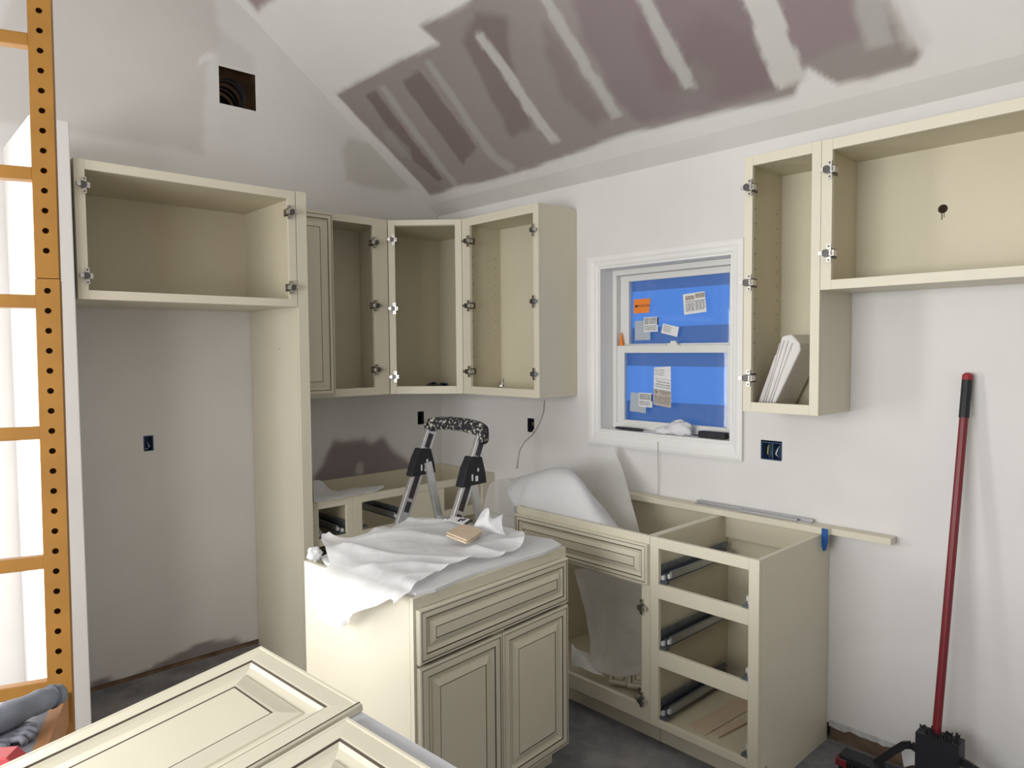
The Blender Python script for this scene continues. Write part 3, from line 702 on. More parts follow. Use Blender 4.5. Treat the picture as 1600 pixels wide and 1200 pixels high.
MB().box(hx-0.004, hx-0.001, UD-0.0112, UD-0.0100, hz-0.040, hz-0.0167).box(hx+0.004, hx+0.006, UD-0.0112, UD-0.0100, hz-0.032, hz-0.0167).build('drip_stain', mat('brown_stain', (0.10, 0.07, 0.05), 0.8), c)

# --- base run on the gable wall
BH = 0.895; FBX = 0.552
def base(name, loc, rz, W_, D_, label, rects, bh=BH, **k):
    c = cabinet(name, loc, rz, W_, bh, D_, label, rects, top=False, toe=0.105, **k)
    return c
w1 = 0.250
rc = [('stile', 0, 0.045, 0.105, BH), ('stile', w1-0.040, w1, 0.105, BH), ('rail', 0.045, w1-0.040, 0.855, BH), ('rail', 0.045, w1-0.040, 0.655, 0.695), ('rail', 0.045, w1-0.040, 0.40, 0.44), ('rail', 0.045, w1-0.040, 0.105, 0.14)]
c = base('drawer_base_cabinet', (FBX, -1.2845, 0), R90, w1, FBX-0.004, 'slim cream base cabinet with empty drawer openings beside the tall end panel', rc)
for z in (0.715, 0.47, 0.19): slide(c, 0.036, z+0.018, 0.5, 1); slide(c, w1-0.034, z+0.018, 0.5, -1)
w2 = 1.030
rc = [('stile', 0, 0.055, 0.105, BH), ('stile', w2-0.10, w2, 0.105, BH), ('rail', 0.055, w2-0.10, 0.853, BH), ('filler_panel', 0.335, 0.625, 0.105, 0.852), ('rail', 0.055, 0.335, 0.655, 0.697), ('rail', 0.625, w2-0.10, 0.655, 0.712), ('rail', 0.055, 0.335, 0.105, 0.145), ('rail', 0.625, w2-0.10, 0.105, 0.145)]
c = base('corner_base_cabinet', (FBX, -1.0335, 0), R90, w2, FBX-0.004, 'cream corner base cabinet without worktop, standing in the room corner behind the ladder', rc)
slide(c, 0.046, 0.750, 0.5, 1); slide(c, 0.340, 0.742, 0.5, -1)
# --- sink base and drawer base on the window wall
BW = 0.906; by = -0.608
sx0, sx1, dx1 = 1.3986, 2.2050, 2.6916
sw = sx1-sx0-0.0006
rc = [('stile', 0, 0.040, 0.105, BW), ('stile', sw-0.042, sw, 0.105, BW), ('rail', 0.040, sw-0.042, 0.868, BW), ('rail', 0.040, sw-0.042, 0.690, 0.728), ('rail', 0.040, sw-0.042, 0.105, 0.172)]
c = base('sink_base_cabinet', (sx0, by, 0), 0, sw, 0.606, 'open-topped sink base cabinet with false drawer front and no doors', rc, bh=BW)
panel_door('false_drawer_front', c, 0.004, 0.702, sw-0.006, 0.170, 0.026, 0.034, y=-0.0008)
for z in (0.60, 0.20): hinge(c, sw-0.042, z, -1)
B(0.05, sw-0.05, FT, FT+0.02, 0.73, 0.868).build('nailer', CREAMIN, c)
dw = dx1-sx1-0.0006
rc = [('stile', 0, 0.042, 0.105, BW), ('stile', dw-0.042, dw, 0.105, BW), ('rail', 0.042, dw-0.042, 0.862, BW), ('rail', 0.042, dw-0.042, 0.652, 0.712), ('rail', 0.042, dw-0.042, 0.366, 0.434), ('rail', 0.042, dw-0.042, 0.105, 0.136)]
c = base('drawer_base_cabinet', (sx1+0.0006, by, 0), 0, dw, 0.606, 'three-drawer cream base cabinet with empty openings and exposed runners next to the sink base', rc, bh=BW)
for z in (0.735, 0.457, 0.159): slide(c, 0.030, z+0.020, 0.606, 1); slide(c, dw-0.028, z+0.018, 0.606, -1)
B(T+0.0002, dw-T-0.0002, 0.57, 0.594, 0.80, 0.905).build('back_nailer', CREAMIN, c)

# --- island cabinet in the middle of the room
IA = Vector((2.130, -1.753, 0)); IROT = math.radians(94.7); IW, ID, IH = 0.782, 0.626, 0.906
rc = [('stile', 0, 0.040, 0.105, IH), ('stile', IW-0.040, IW, 0.105, IH), ('rail', 0.040, IW-0.040, 0.868, IH), ('rail', 0.040, IW-0.040, 0.69, 0.73), ('rail', 0.040, IW-0.040, 0.105, 0.145), ('stile', IW/2-0.03, IW/2+0.03, 0.145, 0.69)]
isl = base('island_cabinet', IA, IROT, IW, ID, 'freestanding cream base cabinet with glazed drawer front and two doors, foam wrap on top', rc, bh=IH)
d = panel_door('drawer_front', isl, 0.010, 0.692, IW-0.020, 0.176, 0.028, 0.036, y=-0.0008)
for k in (0, 1):
    panel_door('door', isl, 0.010+k*(IW/2-0.008), 0.118, IW/2-0.012, 0.562, 0.034, 0.044, y=-0.0008)
B(T+0.0003, IW-T-0.0003, FT, ID-0.011, 0.880, 0.896).build('top_panel', CREAMIN, isl)

# --- cabinet lying on its back in the foreground with two loose doors on it
TN = Vector((0, -0.13, 1)).normalized(); Td = TN.dot(Vector((2.3, -2.3, 0.90)))
q8 = lambda cx, cy: (380+cx/5.454, 980+cy/5.454)
O_ = on(*q8(155, 152), TN, Td); E_ = on(*q8(1012, 641), TN, Td)
TX = (E_-O_).normalized(); TY = TN.cross(TX); W1 = (E_-O_).length
def tiltM(o):   # door local x -> TX, local z -> TY (towards the far edge), local -y -> up
    m = Matrix((TX, -TN, TY)).transposed().to_4x4(); m.translation = o; return m
LD = 0.76
def loose_door(org, w, h, label):
    e = bpy.data.objects.new('unhung_door', None); COL.objects.link(e); e.matrix_world = tiltM(org); tag(e, label, 'door')
    d = panel_door('door_frame', e, 0, 0, w, h, 0.054, 0.080, y=0.0, g=0.0055, edge=0)
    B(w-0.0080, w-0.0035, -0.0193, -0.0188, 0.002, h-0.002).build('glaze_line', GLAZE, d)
    return e
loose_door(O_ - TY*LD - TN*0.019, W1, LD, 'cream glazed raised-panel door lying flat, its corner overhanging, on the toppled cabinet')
S2 = on(*q8(872, 742), TN, Td)
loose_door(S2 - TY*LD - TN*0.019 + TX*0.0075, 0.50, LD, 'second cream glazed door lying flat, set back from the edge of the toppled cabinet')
bod = bpy.data.objects.new('toppled_cabinet', None); COL.objects.link(bod); bod.matrix_world = tiltM(O_ - TN*0.0202 + TX*0.03)
tag(bod, 'grey primed cabinet carcass lying on its back under two loose doors', 'cabinet')
BL, BWd, BD = 1.02, 0.74, 0.52
B(0, BL, 0, FT, -BWd, -BWd+0.05).build('rail', BOARDG, bod); B(0, BL, 0, FT, -0.05, -0.004).build('rail', BOARDG, bod)
B(0, 0.05, 0, FT, -BWd+0.05, -0.05).build('stile', BOARDG, bod); B(BL-0.05, BL, 0, FT, -BWd+0.05, -0.05).build('stile', BOARDG, bod)
B(0, BL, FT, BD, -BWd, -BWd+T).build('side_panel', BOARDG, bod); B(0, BL, FT, BD, -0.004-T, -0.004).build('side_panel', BOARDG, bod)
B(0, T, FT, BD, -BWd+T, -0.004-T).build('end_panel', BOARDG, bod); B(BL-T, BL, FT, BD, -BWd+T, -0.004-T).build('end_panel', BOARDG, bod)
B(T, BL-T, BD-0.01, BD, -BWd+T, -0.004-T).build('back_panel', BOARDG, bod)
Mb = tiltM(O_ - TN*0.0202 + TX*0.03)
for k, (v, lab) in enumerate(((-0.12, 'taller lumber block holding up the far side of the toppled cabinet'), (-0.62, 'shorter lumber block holding up the near side of the toppled cabinet'))):
    p0 = Mb @ Vector((0.2, BD, v)); p1 = Mb @ Vector((BL-0.2, BD, v)); zt = min(p0.z, p1.z)-0.0135
    m = MB().box(p0.x, p1.x, p0.y-0.045, p0.y+0.045, 0, zt)
    single(m, 'lumber_block', WOOD, (p0.x, p0.y, 0), lab, 'lumber', bevel=0.003)

# ------------------------------------------------------------------ soft sheets
def cdt_sheet(outline, step, inner_seed=0):
    """2D outline -> dense triangulation (verts2d, faces)"""
    pts = []
    n = len(outline)
    for i in range(n):
        a = Vector(outline[i]); b = Vector(outline[(i+1) % n]); k = max(1, int((b-a).length/step))
        for j in range(k): pts.append(a+(b-a)*(j/k))
    nb = len(pts); edges = [(i, (i+1) % nb) for i in range(nb)]
    P = np.array([[p.x, p.y] for p in pts]); lo = P.min(0); hi = P.max(0)
    gx = np.arange(lo[0], hi[0], step); gy = np.arange(lo[1], hi[1], step*0.87); G = []
    for j, y in enumerate(gy):
        for x in gx: G.append((x+(j % 2)*step/2, y))
    G = np.array(G); G = G[sdf(G, P) > step*0.45]
    vs_, es, fs, *_ = geometry.delaunay_2d_cdt(pts+[Vector(g) for g in G], edges, [], 1, 1e-6)
    return [(v.x, v.y) for v in vs_], fs
def smooth_closed(pts, k=4):
    """Catmull-Rom through a closed outline"""
    out = []; n = len(pts); P = [np.array(p, float) for p in pts]
    for i in range(n):
        p0, p1, p2, p3 = P[i-1], P[i], P[(i+1) % n], P[(i+2) % n]
        for j in range(k):
            t = j/k; out.append(tuple(0.5*((2*p1)+(-p0+p2)*t+(2*p0-5*p1+4*p2-p3)*t*t+(-p0+3*p1-3*p2+p3)*t**3)))
    return out
def fbm(x, y, s, seed, o=3):
    v = 0; a = 1
    for k in range(o): v += a*noise.noise(Vector((x*s+seed, y*s-seed*0.7, seed*1.3))); s *= 2.1; a *= 0.5
    return v
def ridge(x, y, s, seed): return 1-abs(noise.noise(Vector((x*s+seed, y*s*0.45-seed, seed))))*2
def loft(net, nu=24, nv=32, amp=0.0, ns=20, seed=1):
    """net[row][col] of Vectors -> smooth sheet mesh"""
    def cr(p, t):
        n = len(p)-1; f = t*n; i = min(int(f), n-1); u = f-i
        p0, p1, p2, p3 = p[max(i-1, 0)], p[i], p[i+1], p[min(i+2, n)]
        return 0.5*((2*p1)+(p2-p0)*u+(2*p0-5*p1+4*p2-p3)*u*u+(-p0+3*p1-3*p2+p3)*u**3)
    V = [[None]*(nv+1) for _ in range(nu+1)]
    for j in range(nv+1):
        col = [cr(r, j/nv) for r in net]
        for i in range(nu+1): V[i][j] = cr(col, i/nu)
    mb = MB()
    for i in range(nu+1):
        for j in range(nv+1):
            a = V[min(i+1, nu)][j]-V[max(i-1, 0)][j]; b = V[i][min(j+1, nv)]-V[i][max(j-1, 0)]; n = a.cross(b)
            n = n.normalized() if n.length > 1e-9 else Vector((0, 0, 1))
            p = V[i][j]
            d = amp*(noise.noise(p*ns+Vector((seed, 0, 0)))+0.5*noise.noise(p*ns*2.3+Vector((0, seed, 0)))) if amp else 0
            mb.v.append(p+n*d)
    for i in range(nu):
        for j in range(nv):
            k = i*(nv+1)+j; mb.f.append((k, k+1, k+nv+2, k+nv+1)); mb.mi.append(0)
    return mb
def base_of(mb):
    lo = Vector((min(v.x for v in mb.v), min(v.y for v in mb.v), min(v.z for v in mb.v))); hi = Vector((max(v.x for v in mb.v), max(v.y for v in mb.v), 0))
    return Vector(((lo.x+hi.x)/2, (lo.y+hi.y)/2, lo.z))

# --- foam on the island
IM = Matrix.Translation(IA) @ Matrix.Rotation(IROT, 4, 'Z'); IMi = IM.inverted()
ex_ = IM.to_3x3() @ Vector((1, 0, 0))
fb = MB()
fo = smooth_closed([(0.022, 0.012), (0.30, 0.016), (0.765, 0.010), (0.762, 0.30), (0.70, 0.585), (0.35, 0.60), (0.05, 0.59), (0.020, 0.30)], 3)
fb.prism(fo, (0, 0, IH+0.001), (1, 0, 0), (0, 1, 0), (0, 0, 1), 0.011)
fb.xf(IM); single(fb, 'foam_pad', FOAM, (IA.x, IA.y, IH+0.001), 'flat white foam pad covering the top of the freestanding island cabinet', 'packing foam')
def island_uv(px, py, hang):
    if hang:
        n = ex_; p = IMi @ on(px, py, n, n.dot(IM @ Vector((-0.03, 0, 0)))); return (p.z-IH, p.y)
    p = IMi @ PZ(px, py, IH+0.028); return (p.x, p.y)
ol = [(505, 838, 0), (530, 842, 0), (560, 840, 0), (590, 830, 0), (640, 811, 0), (668, 808, 0), (700, 817, 0), (765, 831, 0), (800, 829, 0), (820, 840, 0), (812, 856, 0), (780, 868, 0), (720, 882, 0), (665, 903, 0), (634, 924, 0),
      (617, 948, 1), (600, 957, 1), (575, 965, 1), (556, 985, 1), (540, 988, 1), (525, 980, 1), (512, 970, 1), (499, 948, 1), (501, 918, 1), (506, 897, 1), (513, 872, 0), (503, 852, 0)]
uv = smooth_closed([island_uv(*a) for a in ol], 3)
v2, fs = cdt_sheet(uv, 0.011)
mb = MB(); D_ed = sdf(np.array(v2), uv)
for (p, q), de in zip(v2, D_ed):
    w = 0.011*max(0, ridge(p*0.8+q*0.5, q-p*0.4, 6.0, 3))**3*1.5 + 0.0022*fbm(p, q, 16, 5, 2) + 0.012*(fbm(p, q, 4, 9, 2)+0.35)
    w = max(w, -0.004)
    curl = 0.014*max(0, 1-de/0.06)**2*(0.6+fbm(p, q, 7, 21, 2))
    if p >= 0:
        hump = 0.035*math.exp(-((q-0.50)/0.10)**2)*math.exp(-((p-0.30)/0.22)**2)
        ease = min(1, p/0.06)
        z = IH+0.0185+max(0, (w+hump)*ease+curl*ease); x = p
    else:
        r_ = 0.020; t = min(-p/(r_*1.57), 1)
        x = -r_*math.sin(t*1.57)-0.004-max(0, w*1.6+0.012*fbm(p, q, 6, 31)+curl*0.8+0.02*(-p)*3)*t*1.2
        z = IH+0.0185-r_*(1-math.cos(t*1.57))-max(0, -p-r_*1.57)
    mb.v.append(IM @ Vector((x, q, z)))
mb.f = [tuple(f) for f in fs]; mb.mi = [0]*len(fs)
single(mb, 'foam_wrap_sheet', FOAM, (IA.x, IA.y, IH), 'crumpled white foam wrap sheet draped over the island and hanging down its side', 'packing foam', smooth=True)
# crumpled scraps of wrap
def crumple(name, label, cpx, z, rx, ry, hgt, seed, m=FOAM):
    c = PZ(cpx[0], cpx[1], z); mb = MB(); nu, nv = 22, 26
    for i in range(nu+1):
        for j in range(nv):
            th = math.pi*i/nu; ph = 2*math.pi*j/nv; d = Vector((math.sin(th)*math.cos(ph), math.sin(th)*math.sin(ph), math.cos(th)))
            f = 1+0.34*noise.noise(d*2.1+Vector((seed, 0, 0)))+0.26*(1-2*abs(noise.noise(d*4.3+Vector((0, seed, 0)))))-0.1
            mb.v.append(c+Vector((d.x*rx*f, d.y*ry*f, max(0.0, hgt*0.5+d.z*hgt*0.5*f))))
    for i in range(nu):
        for j in range(nv):
            a = i*nv+j; b = i*nv+(j+1) % nv; mb.f.append((a, a+nv, b+nv, b)); mb.mi.append(0)
    return single(mb, name, m, c, label, 'packing foam', smooth=True)
p = island_uv(497, 872, 0)
crumple('foam_scrap', 'small crumpled scrap of pinkish white foam at the island corner', (492, 876), IH+0.001, 0.026, 0.024, 0.048, 4.0)
tn = [[PZ(738, 826, IH+0.045)+Vector((0, 0, 0.0)), PZ(752, 828, IH+0.04), PZ(772, 832, IH+0.04), PZ(790, 836, IH+0.035)],
      [PZ(742, 819, IH+0.06), PZ(757, 818, IH+0.07), PZ(768, 824, IH+0.06), PZ(786, 828, IH+0.05)],
      [PZ(749, 806, IH+0.10), PZ(760, 803, IH+0.11), PZ(766, 815, IH+0.08), PZ(784, 812, IH+0.085)],
      [PZ(756, 796, IH+0.13), PZ(763, 795, IH+0.135), PZ(768, 810, IH+0.09), PZ(786, 804, IH+0.10)]]
m_ = loft(tn, 14, 18, 0.004, 30, 2); single(m_, 'foam_twist', FOAM, base_of(m_), 'white foam wrap ends twisted upright at the back edge of the island', 'packing foam', smooth=True)
# tan pads and printed card
def slab_px(c4, z, t, off=(0, 0, 0)):
    pts = [PZ(a, b, z+t)+Vector(off) for a, b in c4]; mb = MB(); n = len(pts)
    mb.v = [p-Vector((0, 0, t)) for p in pts]+pts
    mb.f = [tuple(reversed(range(n))), tuple(range(n, 2*n))]+[(k, (k+1) % n, n+(k+1) % n, n+k) for k in range(n)]; mb.mi = [0]*len(mb.f)
    return mb
zt = IH+0.046
pad = [(697, 835), (703, 831), (719, 823), (724, 822.5), (750, 830), (753, 833), (733, 846), (728, 847)]
m_ = slab_px(pad, zt, 0.007); single(m_, 'corner_pad', CARD, base_of(m_), 'tan square cardboard pad, lower of two stacked on the foam', 'cardboard')
m_ = slab_px([(a+1.5, b-3.6) for a, b in pad], zt+0.0085, 0.006); single(m_, 'corner_pad', CARD, base_of(m_), 'tan square cardboard pad, upper of two stacked on the foam', 'cardboard')
m_ = slab_px([(694, 811), (706, 806), (735, 811), (724, 819)], IH+0.052, 0.0015); cardo = single(m_, 'printed_card', PAPER, base_of(m_), 'white card with bold black print lying on the foam behind the tan pads', 'card')
bc = cardo.location
for q in ([(714, 813.5), (720, 810), (723, 810.5), (717, 815)], [(721, 812), (727, 810), (729, 811.2), (722, 814.5)], [(697, 810.2), (703, 807.4), (704.5, 807.8), (698.5, 810.9)]):
    mm = slab_px(q, IH+0.0536, 0.0004); mm.v = [v-bc for v in mm.v]; mm.build('print_block', INK, cardo)
mm = slab_px([(735, 811), (739, 813), (728, 820), (724, 819)], IH+0.0515, 0.0015); mm.v = [v-bc for v in mm.v]; mm.build('black_edge', INK, cardo)

# --- foam sheet on the gable-wall base run
tn = [[PX(489, 750, .34), PX(503, 752, .34), PX(520, 768, .36), PX(555, 766, .38), PX(600, 765, .42)],
      [PX(489, 764, .42), PX(506, 768, .42), PX(530, 776, .43), PX(560, 773, .45), PX(600, 767, .47)],
      [PX(490, 778, .52), PX(510, 784, .53), PX(530, 784, .52), PX(560, 779, .51), PX(596, 769, .51)],
      [PX(490, 785, .575), PX(513, 789, .575), PX(535, 786, .57), PX(558, 782, .565), PX(588, 772, .56)]]
for row in tn:
    for v in row: v.z = max(v.z, 0.900)
m_ = loft(tn, 16, 28, 0.004, 24, 3); single(m_, 'foam_wrap_sheet', FOAM, base_of(m_), 'white foam sheet curled over the slim base cabinet by the tall end panel', 'packing foam', smooth=True)

# --- foam and plastic on the sink base
def net(rows): return [[PY(a, b, y) for (a, b, y) in r] for r in rows]
rows = [[(812, 786, -.38), (803, 790, -.36), (850, 790, -.34), (905, 800, -.33), (950, 815, -.34), (975, 828, -.36)],
        [(818, 778, -.40), (797, 768, -.38), (840, 752, -.34), (893, 752, -.33), (935, 795, -.34), (968, 824, -.36)],
        [(822, 772, -.42), (800, 752, -.42), (838, 738, -.40), (888, 733, -.38), (935, 785, -.40), (966, 822, -.42)],
        [(824, 774, -.46), (796, 758, -.48), (832, 746, -.50), (893, 743, -.50), (938, 797, -.50), (966, 824, -.50)],
        [(822, 780, -.50), (793, 770, -.535), (836, 772, -.56), (897, 782, -.56), (942, 812, -.55), (966, 827, -.54)],
        [(820, 788, -.53), (803, 790, -.565), (845, 797, -.58), (900, 811, -.58), (945, 822, -.575), (968, 829, -.56)]]
m_ = loft(net(rows), 34, 44, 0.003, 12, 5)
single(m_, 'foam_roll', FOAM, base_of(m_), 'rolled white foam wrap bulging out of the open sink base', 'packing foam', smooth=True)
m_ = loft(net([[(862, 742, -.14), (900, 728, -.12), (938, 720, -.10), (957, 697, -.08)],
               [(880, 762, -.20), (915, 750, -.19), (950, 742, -.18), (974, 738, -.15)],
               [(915, 798, -.29), (938, 790, -.29), (964, 784, -.28), (986, 782, -.26)],
               [(955, 826, -.34), (968, 828, -.34), (984, 830, -.34), (1000, 832, -.34)]]), 26, 26, 0.006, 10, 6)
single(m_, 'plastic_sheet', FOAMT, base_of(m_), 'thin translucent foam sheet standing up behind the foam roll against the wall', 'plastic sheet', smooth=True)
mgap = m_ = loft(net([[(770, 752, -.06), (790, 748, -.08), (805, 756, -.10)],
               [(762, 765, -.10), (785, 775, -.12), (803, 780, -.14)],
               [(756, 790, -.15), (780, 800, -.16), (803, 805, -.18)],
               [(752, 825, -.20), (780, 830, -.20), (803, 832, -.20)],
               [(744, 1010, -.22), (775, 1015, -.22), (800, 1020, -.22)]]), 26, 16, 0.006, 10, 7)
for v in m_.v: v.z = max(v.z, 0.002)
single(m_, 'plastic_sheet', FOAMT, base_of(m_), 'thin translucent foam sheet hanging in the gap left of the sink base', 'plastic sheet', smooth=True)
m_ = loft(net([[(897, 890, -.50), (930, 888, -.44), (965, 900, -.40), (1015, 905, -.38)],
               [(908, 930, -.52), (935, 940, -.40), (970, 940, -.36), (1015, 950, -.34)],
               [(918, 975, -.53), (940, 990, -.46), (975, 980, -.42), (1015, 970, -.40)],
               [(922, 1015, -.54), (942, 1035, -.50), (970, 1040, -.46), (1012, 1035, -.44)],
               [(915, 1035, -.55), (945, 1052, -.53), (970, 1058, -.50), (1010, 1048, -.48)]]), 30, 26, 0.008, 12, 8)
for v in m_.v: v.z = max(v.z, 0.145); v.x = min(max(v.x, 1.42), 2.18); v.y = max(v.y, -0.575)
single(m_, 'plastic_sheet', FOAMT, base_of(m_), 'translucent foam sheet stuffed inside the doorless sink base', 'plastic sheet', smooth=True)
m_ = loft(net([[(893, 1005, -.50), (905, 1015, -.50), (920, 1022, -.48), (935, 1035, -.45)],
               [(893, 1025, -.54), (910, 1030, -.55), (925, 1038, -.53), (940, 1048, -.50)],
               [(893, 1040, -.56), (910, 1044, -.57), (928, 1052, -.56), (944, 1056, -.53)]]), 14, 16, 0.010, 18, 9)
for v in m_.v: v.z = max(v.z, 0.130); v.y = max(v.y, -0.575)
single(m_, 'foam_scrap', FOAM, base_of(m_), 'crumpled white foam scrap on the floor of the sink base', 'packing foam', smooth=True)
# two small drawer fronts leaning inside the sink base
for k, (a, b, lab) in enumerate((((945, 1076), (972, 1060), 'small cream glazed panel tipped on end in the sink base, partly under the plastic'), ((974, 1086), (1003, 1062), 'wider cream glazed panel tipped on end in the sink base beside another'))):
    pa = PZ(a[0], a[1], 0.128)
    e = bpy.data.objects.new('tipped_drawer_face', None); COL.objects.link(e); tag(e, lab, 'panel')
    e.matrix_world = Matrix.Translation(pa+Vector((0, 0.03, 0.012+0.01*k))) @ Matrix.Rotation(math.radians(28+6*k), 4, 'Z') @ Matrix.Rotation(math.radians(-62), 4, 'X')
    panel_door('front_frame', e, 0, 0, 0.085+0.02*k, 0.14, 0.014, 0.014)

# ------------------------------------------------------------------ step ladder
LB = Vector((1.205, -1.02, 0))
lad = thing('step_ladder', LB, 0, 'aluminium step ladder with paint-splattered black top handle behind the island', 'ladder')
def lp(name, mb, m, parent=lad, **k): mb.v = [v-LB for v in mb.v]; return mb.build(name, m, parent, **k)
XL, XR = 1.010, 1.408
front = lambda x, z: Vector((x, -0.845-(1.27-z)*0.43, z))
rear = lambda x, z: Vector((x, -0.895+(1.14-z)*0.235, z))
for x, s in ((XL, 1), (XR, -1)):
    rail = lp('front_rail', MB().bar(front(x, 0.0), front(x, 1.275), 0.026, 0.062, (0, 1, 0.4)), ALU, bevel=0.003)
    for (z0, z1) in ((0.88, 0.93), (0.945, 1.075), (1.19, 1.26)):
        a, b = front(x, z0), front(x, z1); n = Vector((0.0135, 0, 0))
        lp('warning_label', MB().bar(a+n, b+n, 0.0012, 0.030, (0, 1, 0.4)), mat('warning_print', (0.05, 0.04, 0.045), 0.5, vary=0.5, vscale=90), rail)
    lp('rear_leg', MB().bar(rear(x+s*0.03, 0.0), rear(x+s*0.03, 1.12), 0.024, 0.040, (0, 1, 0)), ALU, bevel=0.003)
    br = MB().prism([(-0.985, 1.055), (-0.835, 1.060), (-0.842, 1.11), (-0.862, 1.185), (-0.925, 1.192), (-0.955, 1.14)], (x-0.026, 0, 0), (0, 1, 0), (0, 0, 1), (1, 0, 0), 0.053)
    b_ = lp('hinge_bracket', br, BLACK, bevel=0.003)
    lp('paint_drip', MB().box(x+0.0272, x+0.0285, -0.905, -0.890, 1.075, 1.10).box(x+0.0272, x+0.0285, -0.928, -0.920, 1.08, 1.11).box(x+0.0272, x+0.0285, -0.893, -0.884, 1.12, 1.135), CLOTH, b_)
    for f in (front(x, 0.0), rear(x+s*0.03, 0.0)):
        lp('rubber_foot', MB().box(f.x-0.018, f.x+0.018, f.y-0.04, f.y+0.04, 0.0, 0.035), BLACK, bevel=0.004)
hm = MB(); prof = []
for k in range(17):
    t = k/16; x = XL-0.022+(XR-XL+0.044)*t; arch = math.sin(math.pi*t); end = max(0, 1-min(t, 1-t)/0.10)
    prof.append((x, -0.842+0.012*arch, 1.302+0.020*arch**0.6-0.016*end, 0.066+0.022*end, 0.054))
nn = 12
for (x, y, z, hz_, hy) in prof:
    for j in range(nn):
        a = 2*math.pi*j/nn; ca, sa = math.cos(a), math.sin(a); sq = lambda c: math.copysign(abs(c)**0.6, c)
        hm.v.append(Vector((x, y+sq(ca)*hy/2, z+sq(sa)*hz_/2)))
for k in range(16):
    for j in range(nn): hm.f.append((k*nn+j, k*nn+(j+1) % nn, (k+1)*nn+(j+1) % nn, (k+1)*nn+j)); hm.mi.append(0)
hm.f.append(tuple(range(nn))); hm.f.append(tuple(16*nn+j for j in reversed(range(nn)))); hm.mi += [0, 0]
lp('handle', hm, SPLAT, smooth=True, fixn=True)
for z in (0.27, 0.54, 0.80):
    f = front(XL, z)
    lp('step', MB().box(XL+0.014, XR-0.014, f.y-0.04, f.y+0.10+0.12*(z > 0.7), z-0.022, z), ALU, bevel=0.003)
lp('rear_brace', MB().bar(rear(XL+0.02, 0.35), rear(XR-0.02, 0.35), 0.02, 0.03), ALU); lp('rear_brace', MB().bar(rear(XL+0.02, 0.82), rear(XR-0.02, 0.82), 0.02, 0.03), ALU)

# ------------------------------------------------------------------ gold scaffold on the left
def DP(px, py, d): return CAM + ray(px, py)*d
SB = DP(95, 1068, 2.0); STp = DP(62, 0, 2.0); sdir = (STp-SB).normalized()
rl = Vector((-0.313, -0.95, 0)); rl = (rl - sdir*rl.dot(sdir)).normalized(); sn = rl.cross(sdir).normalized()
if sn.dot(CAM-SB) < 0: sn = -sn
foot = SB - sdir*(SB.z/sdir.z)
scf = thing('scaffold', foot, 0, 'gold painted steel scaffold frame with drilled upright and ladder rungs', 'scaffold')
def sp(name, mb, m, parent=scf, **k): mb.v = [v-foot for v in mb.v]; return mb.build(name, m, parent, **k)
UWd, UTh = 0.058, 0.042; SJ = (DP(72, 437, 2.0)-foot).dot(sdir); SLn = (STp-foot).length+0.28
hs = (DP(66, 302, 2.0)-DP(65, 271, 2.0)).length
k0 = (DP(60.5, 146, 2.0)-foot).dot(sdir)
SX = rl.normalized()
def drilled(o, t0, t1, w, th):
    """square tube along sdir; its front wall is drilled with round holes"""
    Mx = Matrix((SX, -sn, sdir)).transposed().to_4x4(); Mx.translation = o
    m = MB(); wl = 0.003; hs_ = [k0+hs*k for k in range(-60, 12) if t0+0.022 < k0+hs*k < t1-0.022]
    zs = [t0]+[(p+q)/2 for p, q in zip(hs_[:-1], hs_[1:])]+[t1]
    for h_, z0_, z1_ in zip(hs_, zs[:-1], zs[1:]):
        p_ = holed_plate(-w/2, w/2, z0_, z1_, 0, h_, 0.0082, -th/2, -th/2+wl, 16); off = len(m.v)
        m.v += p_.v; m.f += [tuple(i+off for i in f) for f in p_.f]; m.mi += p_.mi
    m.box(-w/2, -w/2+wl, -th/2+wl, th/2-wl, t0, t1); m.box(w/2-wl, w/2, -th/2+wl, th/2-wl, t0, t1); m.box(-w/2, w/2, th/2-wl, th/2, t0, t1)
    return m.xf(Mx)
def upright(off):
    o = foot+rl*off
    sp('upright', drilled(o, 0, SJ-0.0012, UWd, UTh), YELLOW); sp('upright', drilled(o, SJ+0.0012, SLn, UWd-0.002, UTh-0.002), YELLOW)
upright(0); upright(0.74)
for yy, xx in ((68, 62), (275, 68), (472, 74), (675, 81), (875, 88), (1068, 95)):
    t = (DP(xx, yy, 2.0)-foot).dot(sdir); a = foot+sdir*t+rl*(UWd/2-0.002); b = foot+sdir*t+rl*(0.74-UWd/2+0.002)
    sp('rung', MB().bar(a, b, 0.034, 0.036, sdir), YELLOW, bevel=0.003)
for t in (0.42, 0.12): sp('rung', MB().bar(foot+sdir*t+rl*UWd/2, foot+sdir*t+rl*(0.74-UWd/2), 0.034, 0.036, sdir), YELLOW, bevel=0.003)
